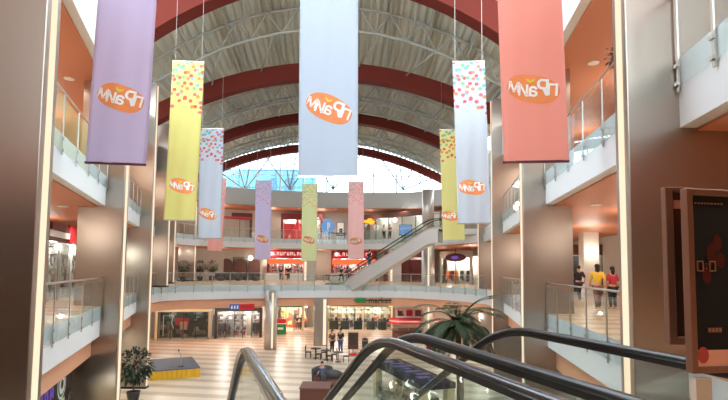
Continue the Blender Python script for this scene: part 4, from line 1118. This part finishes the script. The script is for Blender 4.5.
# kiosk seen through the escalator glass
K0 = atz(373, 361, 2.2); K1 = atz(424, 386, 2.2); kd = (K1-K0).normalized(); kn = Vector((-kd.y, kd.x, 0)); kl = (K1-K0).length
t = thing('kiosk', 'sales kiosk with dark purple roof sign and glass showcases seen through the escalator glass', 'kiosk', ((K0+K1)/2).xy.to_3d())
def kb(b, s0, s1, d0, d1, z0, z1):
    vs = [K0*1+kd*s+kn*d+Vector((0,0,z-2.2)) for z in (z0,z1) for s,d in ((s0,d0),(s1,d0),(s1,d1),(s0,d1))]
    return b.add(vs, [(0,3,2,1),(4,5,6,7),(0,1,5,4),(1,2,6,5),(2,3,7,6),(3,0,4,7)])
rs = kb(MB(), 0, kl, -.05, 1.5, 2.0, 2.25).build('roof_sign', 'poster', t)
for k in range(8): kb(MB(), .5+k*kl/9, .5+k*kl/9+.42, .3+.25*(k%2), .9+.2*(k%3), 2.25, 2.27).build('purple_mark', 'purple', rs)
for s in (.05, kl-.45): 
    for d in (.0, 1.15): kb(MB(), s, s+.38, d, d+.34, 0, 2.0).build('post', 'cream', t)
for k in range(5):
    s0 = .45+k*(kl-.95)/5
    for d in (-.1, 1.1): 
        kb(MB(), s0, s0+(kl-1.1)/5, d, d+.45, 0, .45).build('showcase_base', 'white', t); kb(MB(), s0, s0+(kl-1.1)/5-.04, d, d+.45, .45, 1.25).build('showcase_glass', 'glass_clear', t)
g = MB(); random.seed(11)
for k in range(110):
    s = random.uniform(.5, kl-.7); d = random.choice((-.02,.1,.2,1.2,1.35)); zz = random.choice((.46,.72,.98)); kb(g, s, s+.12, d, d+.12, zz, zz+random.uniform(.08,.2))
o = g.build('trinkets', 'goods_teal', None); tag(o, 'small pale and teal trinkets inside the kiosk showcases', 'goods', kind='stuff')
# reddish brown seats left of the kiosk
q = atz(316, 400, 0); t = thing('planter_box', 'reddish brown box at the bottom edge left of the escalator handrail', 'box', (q.x, q.y-.3, 0))
MB().obox((0,0,.42), (1.5,1.5,.8)).build('body', 'brown', t, local=True, bevel=.06); MB().obox((0,0,.84), (1.56,1.56,.06)).build('rim', 'cloth_brown', t, local=True)
def armchair(label, p, rz):
    t = thing('armchair', label, 'armchair', p, rz, 'brown armchairs by the escalator')
    n = 14; b = MB(); prof = []
    vs = []; fs = []
    for k in range(n+1):
        th = PI*1.25*k/n-PI*.125; 
        for r_, z in ((.52,.1),(.62,.1),(.66,.85),(.50,.85)): vs.append((r_*math.cos(th), r_*math.sin(th), z+.12*math.sin(max(0, th)) if z > .5 else z))
    for k in range(n):
        for j in range(4): fs.append((k*4+j, (k+1)*4+j, (k+1)*4+(j+1)%4, k*4+(j+1)%4))
    fs += [(0,1,2,3), (n*4+3,n*4+2,n*4+1,n*4)]
    b.add(vs, fs); b.build('backrest', 'dark_grey', t, True, local=True)
    MB().lathe([(.45,.12),(.5,.18),(.5,.4),(.44,.46)], (0,-.05,0), 18).build('seat', 'brown', t, True, local=True); MB().lathe([(.35,0),(.35,.12)], n=14).build('base', 'black', t, local=True)
q = atz(332, 388, 0); armchair('dark tub armchair nearest the kiosk', q, .5)
q = atz(322, 383, 0); armchair('dark tub armchair to the left of the nearest one', q, -.4)

# cafe tables and chairs beyond
def cafe_chair(label, p, rz):
    t = thing('cafe_chair', label, 'chair', p, rz, 'dark cafe chairs on the ground floor')
    MB().obox((0,0,.45), (.44,.44,.05)).build('seat', 'dark_grey', t, local=True); MB().obox((0,.21,.75), (.42,.04,.4)).build('backrest', 'dark_grey', t, local=True)
    for sx in (-1,1):
        for sy in (-1,1): MB().obox((sx*.19,sy*.19,.22), (.035,.035,.44)).build('leg', 'dark_metal', t, local=True)
        MB().obox((sx*.19,.21,.55), (.03,.03,.2)).build('back_post', 'dark_metal', t, local=True)
def cafe_table(label, p):
    t = thing('cafe_table', label, 'table', p, 0, 'round cafe tables on the ground floor')
    MB().lathe([(.42,.72),(.42,.75)], n=18).build('tabletop', 'black', t, local=True); MB().lathe([(.24,0),(.24,.03),(.035,.05),(.035,.72)], n=12).build('pedestal', 'dark_metal', t, local=True)
tabs = [(316,358,'left'), (326,360,'middle'), (338,362,'right')]
for px, py, nm in tabs:
    q = atz(px, py, 0); cafe_table('%s round cafe table near the rectangular column' % nm, q)
    cafe_chair('dark chair left of the %s cafe table' % nm, q+Vector((-.62,.05,0)), PI/2); cafe_chair('dark chair right of the %s cafe table' % nm, q+Vector((.62,-.05,0)), -PI/2)

# ---------------------------------------------------------------- people
def person(label, p, face, h, shirt, trousers, pose='stand', hairlen=.0, seed=0, bag=None):
    """skin-modifier body in one piece; shirt, trousers and hair are its children. face: heading of the look (0 = towards -Y)"""
    t = thing('person', label, 'person', p, face)
    k = h/1.75; rnd = random.Random(seed)
    sit = pose == 'sit'; walk = pose == 'walk'
    hz = .50 if sit else .93
    J = {}
    J['pel'] = (0,0,hz); J['spine'] = (0,0,hz+.22); J['chest'] = (0,-.01,hz+.42); J['neck'] = (0,0,hz+.56); J['head0'] = (0,-.02,hz+.63); J['head1'] = (0,-.03,hz+.73); J['head2'] = (0,-.02,hz+.81)
    rad = dict(pel=.15, spine=.135, chest=.15, neck=.06, head0=.07, head1=.095, head2=.07)
    E_ = [('pel','spine'),('spine','chest'),('chest','neck'),('neck','head0'),('head0','head1'),('head1','head2')]
    for s, n in ((-1,'l'),(1,'r')):
        sw = s*(.16 if walk else 0)
        J[n+'sh'] = (s*.19,0,hz+.49); J[n+'el'] = (s*.24,.04-sw*.7,hz+.22); J[n+'wr'] = (s*.23,-.08-sw*1.1,hz-.01); J[n+'ha'] = (s*.22,-.11-sw*1.2,hz-.09)
        if sit: J[n+'wr'] = (s*.15,-.3,hz+.14); J[n+'ha'] = (s*.12,-.38,hz+.13)
        J[n+'hip'] = (s*.09,0,hz-.06)
        if sit: J[n+'kn'] = (s*.11,-.45,hz+.02); J[n+'an'] = (s*.11,-.42,.09); J[n+'to'] = (s*.12,-.58,.04)
        else: J[n+'kn'] = (s*.1,-.03+sw,.49); J[n+'an'] = (s*.1,.03+sw*1.5+(.08 if walk and sw>0 else 0),.09); J[n+'to'] = (s*.11,-.14+sw*1.5,.04)
        rad.update({n+'sh':.065,n+'el':.048,n+'wr':.034,n+'ha':.03,n+'hip':.095,n+'kn':.065,n+'an':.045,n+'to':.04})
        E_ += [('chest',n+'sh'),(n+'sh',n+'el'),(n+'el',n+'wr'),(n+'wr',n+'ha'),('pel',n+'hip'),(n+'hip',n+'kn'),(n+'kn',n+'an'),(n+'an',n+'to')]
    def skin(name, keys, edges, m, grow, root):
        keys = list(keys); ix = {q: i for i, q in enumerate(keys)}
        me = bpy.data.meshes.new(name); me.from_pydata([tuple(c*k for c in J[q]) for q in keys], [(ix[a], ix[b]) for a, b in edges], []); me.materials.append(MATS[m])
        o = bpy.data.objects.new(name, me); COL.objects.link(o); o.parent = t
        o.modifiers.new('skin', 'SKIN').use_smooth_shade = True
        if not me.skin_vertices: 
            bpy.context.view_layer.objects.active = o
        lay = me.skin_vertices[0] if me.skin_vertices else me.attributes.new('s', 'FLOAT', 'POINT')
        for q, i in ix.items():
            r_ = (rad[q]*(1+grow)+(.012 if grow else 0))*k; lay.data[i].radius = (r_, r_*(.78 if q in ('chest','spine','pel') else 1)); lay.data[i].use_root = (q == root)
        o.modifiers.new('sub', 'SUBSURF').levels = 1; o.modifiers['sub'].render_levels = 1
        return o
    skin('body', J.keys(), E_, 'skin', 0, 'pel')
    sk = ['pel','spine','chest','lsh','rsh','lel','rel']; skin('shirt', sk, [e for e in E_ if e[0] in sk and e[1] in sk], shirt, .12, 'pel')
    tk = ['pel','lhip','rhip','lkn','rkn','lan','ran']; skin('trousers', tk, [e for e in E_ if e[0] in tk and e[1] in tk], trousers, .12, 'pel')
    hd = Vector(J['head1'])*k
    b = MB(); b.ell(hd+Vector((0,.03,.045))*k, (.102*k,.10*k,.10*k), 12, 8)
    if hairlen: b.ell(hd+Vector((0,.07,-.08))*k, (.09*k,.05*k,(.1+hairlen)*k), 10, 8)
    b.build('hair', 'hair', t, True, local=True)
    fb = MB(); fb.ell(hd+Vector((0,-.105,-.01))*k, (.014*k,.02*k,.022*k), 6, 5); fb.build('nose', 'skin', t, True, local=True)
    return t
def P(px, py, z): q = atz(px, py, z); return q
# pair walking away on the right gallery
person('person in a yellow shirt seen through the right gallery railing', at(598, 308, 19.5).xy.to_3d()+Vector((0,0,L1)), PI*.92, 1.75, 'cloth_yellow', 'cloth_brown', 'walk', .05, 1)
person('person in a dark red top beside the one in yellow', at(613, 308, 19.6).xy.to_3d()+Vector((0,0,L1)), PI*1.05, 1.66, 'cloth_red', 'cloth_dark', 'stand', .12, 2)
person('person in dark clothes farther back on the right gallery', at(579, 290, 25).xy.to_3d()+Vector((0,0,L1)), PI, 1.75, 'cloth_dark', 'cloth_dark', 'walk', 0, 3)
# ground floor
person('person in a brown top standing at the cafe tables', P(332, 353, 0), .6, 1.9, 'cloth_brown', 'cloth_dark', 'stand', .1, 4)
person('person in blue jeans and dark top at the cafe tables', P(340.5, 353, 0), -.5, 2.0, 'cloth_dark', 'cloth_blue', 'stand', 0, 5)
person('person in a blue top sitting in the left tub armchair', atz(322, 383, 0)+Vector((0,-.05,0)), -.4, 1.7, 'cloth_blue', 'cloth_dark', 'sit', 0, 6)
person('person walking inside the supermarket entrance', Vector((at(296, 330, 56).x, 56.9, 0)), 0, 1.7, 'cloth_dark', 'cloth_brown', 'walk', .1, 7)
person('second person at the supermarket entrance in grey', Vector((at(301, 330, 56).x, 56.6, 0)), PI, 1.7, 'dark_grey', 'cloth_dark', 'walk', 0, 8)
person('person in white behind the supermarket checkouts', Vector((at(351, 330, 57.9).x, 58.5, 0)), 0, 1.7, 'cloth_white', 'cloth_dark', 'stand', 0, 9)
person('person in a red vest behind the right checkouts', Vector((at(376, 330, 57.9).x, 58.5, 0)), 0, 1.7, 'cloth_red', 'cloth_dark', 'stand', .1, 10)
# far eye-level gallery
person('person in black before the left red shop', Vector((at(288, 282, 59.5).x, 59.5, L1)), PI, 1.8, 'black', 'black', 'stand', 0, 11)
person('person in dark clothes left of the escalator foot', Vector((at(341.5, 282, 57).x, 57, L1)), PI*.8, 1.75, 'cloth_dark', 'cloth_dark', 'walk', 0, 12)
person('person in a brown coat at the escalator foot', Vector((at(347.5, 282, 55).x, 55, L1)), PI*1.1, 1.7, 'cloth_brown', 'cloth_dark', 'stand', .1, 13)
person('person in green by the left red shop window', Vector((at(281, 282, 60).x, 59.8, L1)), .3, 1.7, 'leaf_dark', 'cloth_dark', 'stand', .1, 14)
# on the far escalator
def on_esc(s, d):
    u = Vector((-math.sin(A2), math.cos(A2), 0)); v = Vector((math.cos(A2), math.sin(A2), 0)); z = L2+esc_path(s, 1.3, 5.0)
    return Vector((7.05,42.0,0))+u*s+v*d+Vector((0,0,z))
person('person in dark blue riding up the far escalator', on_esc(7.3, .1), PI/2+.6, 1.75, 'cloth_dark', 'cloth_blue', 'stand', 0, 15)
# right upper gallery figures behind the glass
person('person in dark clothes leaning at the right upper railing', Vector((8.0, 12.6, L2)), -PI/2, 1.7, 'cloth_dark', 'cloth_dark', 'stand', .1, 16)
person('person in pink at the right upper railing', Vector((8.1, 11.7, L2)), -PI/2, 1.7, 'cloth_red', 'cloth_blue', 'stand', .1, 17)
person('person at the upper cafe right of the neon sign', Vector((at(384, 230, 57.5).x, 57.3, L2)), 0, 1.7, 'cloth_white', 'cloth_dark', 'stand', 0, 18)
person('person in brown at the upper cafe below the globe lamp', Vector((at(390, 230, 57).x, 57.0, L2)), .4, 1.7, 'cloth_brown', 'cloth_dark', 'stand', .1, 19)
# column, sconce and dark windows on the right gallery
q = at(592, 280, 29.0); o = MB().box((q.x-.45, 29, L1), (q.x+.45, 29.7, L2-1.2)).build('column', 'wall_white', None); tag(o, 'pale square column on the right eye-level gallery', kind='structure')
z = at(592, 252, 28.9).z; t = thing('sconce', 'bright wall sconce on the pale column of the right gallery', 'lamp', (q.x, 28.98, z))
MB().ell((0,-.12,0), (.16,.12,.26)).build('shade', 'globe', t, True, local=True); MB().obox((0,-.01,0), (.14,.02,.3)).build('back_plate', 'steel_fine', t, local=True); point((q.x, 28.5, z), 30, (1,.9,.75), .15)
t, C, R, L = shopfront('dark shop windows behind the pale column on the right gallery', 'shop', 566, 640, 33.5, 32.5, L1, 2.6, .7, 'brown', None, None, 6, 3, lamp=20, depth=1.5)
MB().obox((0,1.2,1.3), (L-.4,.06,2.5)).build('dark_panel', 'dark_grey', t, local=True)

# ---------------------------------------------------------------- plants
def leaf_quad(b, base, d, ln, w, droop, up=Vector((0,0,1))):
    d = d.normalized(); s = d.cross(up); 
    if s.length < .01: s = Vector((1,0,0))
    s.normalize(); p1 = base+d*ln*.5+up*(-droop*.25*ln); p2 = base+d*ln+up*(-droop*ln)
    b.add([base, p1+s*w/2, p2, p1-s*w/2], [(0,1,2,3)])
def palm(label, c, h, spread, seed=1):
    rnd = random.Random(seed); t = thing('palm_tree', label, 'palm', c)
    b = MB(); zs = [h*.0, h*.25, h*.5, h*.75, h]
    b.tube([c+Vector((.05*math.sin(z), 0, z)) for z in [h*k/14 for k in range(15)]], [.17-.05*k/14+(.012 if k % 2 else 0) for k in range(15)], 10); b.build('trunk', 'bark', t, True)
    top = c+Vector((.05*math.sin(h),0,h))
    for k in range(46):
        az = k*2.39996+rnd.uniform(-.2,.2); el = rnd.uniform(-.25, 1.15); ln = spread*rnd.uniform(.8,1.08)
        d0 = Vector((math.cos(az)*math.cos(el), math.sin(az)*math.cos(el), math.sin(el)))
        sp = []; p = top.copy(); d = d0.copy(); n = 12
        for j in range(n+1):
            sp.append(p.copy()); p = p+d*ln/n; d = (d+Vector((0,0,-.13-.05*(1-el)))).normalized()
        f = MB(); f.tube(sp, [.022*(1-.8*j/n) for j in range(n+1)], 5)
        for j in range(1, n+1):
            for q in (0, .5):
                if j == n and q: continue
                base = sp[j].lerp(sp[min(j+1,n)], q); dd = (sp[j]-sp[j-1]).normalized(); side = dd.cross(Vector((0,0,1))); 
                if side.length < .05: side = Vector((1,0,0))
                side.normalize()
                for s in (-1,1):
                    L_ = ln*.30*math.sin(PI*(.12+.8*(j+q)/n)); leaf_quad(f, base, (side*s*.9+dd*.75+Vector((0,0,.1))).normalized(), L_, .075, .35)
        f.build('frond', 'palm_leaf', t)
    q = thing('palm_pot', 'x', 'pot', c); bpy.data.objects.remove(q)
    MB().lathe([(.5,0),(.62,.5),(.64,.55),(.55,.55),(.5,.45)], (c.x,c.y,0), 20).build('planter', 'pot', t, True)
pc = at(459, 326, 22.0); palm('big palm tree rising behind the escalator handrails', Vector((pc.x, 22.0, 0)), pc.z+.05, 2.15)
def bush_tree(label, c, h, r, pot_h=.45, pot_r=.3, m='leaf_dark', n=420, seed=2, name='potted_tree', cat='plant', stem=True, squash=1.0):
    rnd = random.Random(seed); t = thing(name, label, cat, c)
    MB().lathe([(pot_r*.75,0),(pot_r,pot_h*.9),(pot_r*1.05,pot_h),(pot_r*.85,pot_h),(pot_r*.8,pot_h*.85)], c, 16).build('pot', 'pot', t, True)
    cz = h-r*squash; b = MB(); b.tube([c+Vector((0,0,pot_h*.7)), c+Vector((.03,0,(pot_h+cz)/2)), c+Vector((0,0,cz+r*.3))], .035, 7)
    for k in range(6):
        a = k*1.05; b.tube([c+Vector((0,0,cz-r*.3)), c+Vector((r*.6*math.cos(a), r*.6*math.sin(a), cz+r*.3*math.sin(k*2)))], .014, 5)
    b.build('trunk', 'bark', t, True)
    f = MB()
    for k in range(n):
        d = Vector((rnd.gauss(0,1), rnd.gauss(0,1), rnd.gauss(0,1))).normalized(); q = r*rnd.uniform(.35,1)**.6
        p = c+Vector((d.x*q, d.y*q, cz+d.z*q*squash)); leaf_quad(f, p, (d+Vector((rnd.uniform(-.6,.6),rnd.uniform(-.6,.6),rnd.uniform(-.5,.3)))), r*.32, r*.15, .3)
    f.build('foliage', m, t)
    return t
q = atz(133, 402, 0); bush_tree('small leafy tree in a dark pot at the foot of the third left pier', q, 2.75, .85, .55, .33, n=700)
for k, (px, Y, lab) in enumerate(((165, 50.5, 'leftmost potted bush on the far eye-level gallery'), (183, 52, 'potted bush left of the farthest left pier'), (200, 55.5, 'potted bush right of the farthest left pier'), (212, 57.5, 'potted flowering bush under the salmon banner'))):
    p = at(px, 270, Y); bush_tree(lab, Vector((p.x, Y, L1)), 2.3, .68, .5, .35, 'leaf_dark' if k != 3 else 'leaf', 360, 20+k)
p = Vector((7.45, 13.6, L2)); bush_tree('dark potted bush behind the right upper railing', p, 3.2, .5, .5, .3, 'leaf_dark', 240, 40)
p = at(128, 165, 23.5); bush_tree('potted bush behind the left upper railing between the second and third piers', Vector((-12.6, 23.5, L2)), 2.2, .5, .5, .3, 'leaf_dark', 200, 41)
# cafe furniture seen behind the far railing
for k, (px, Y) in enumerate(((221,57.2),(230,59.3),(238,57.4),(247,59.4),(256,57.8))):
    p = at(px, 270, Y); armchair(('leftmost','second','third','fourth','rightmost')[k]+' dark armchair of the cafe on the far eye-level gallery', Vector((p.x,Y,L1)), .3*k)

# ---------------------------------------------------------------- daylight
w = bpy.data.worlds.new('World'); SC.world = w; w.use_nodes = True
bg = w.node_tree.nodes['Background']; bg.inputs[0].default_value = (.84, .93, 1.0, 1); bg.inputs[1].default_value = 6.4
SC.view_settings.view_transform = 'Standard'; SC.view_settings.look = 'None'
SC.view_settings.exposure = 0.08; SC.view_settings.gamma = 1.0; SC.view_settings.use_curve_mapping = False
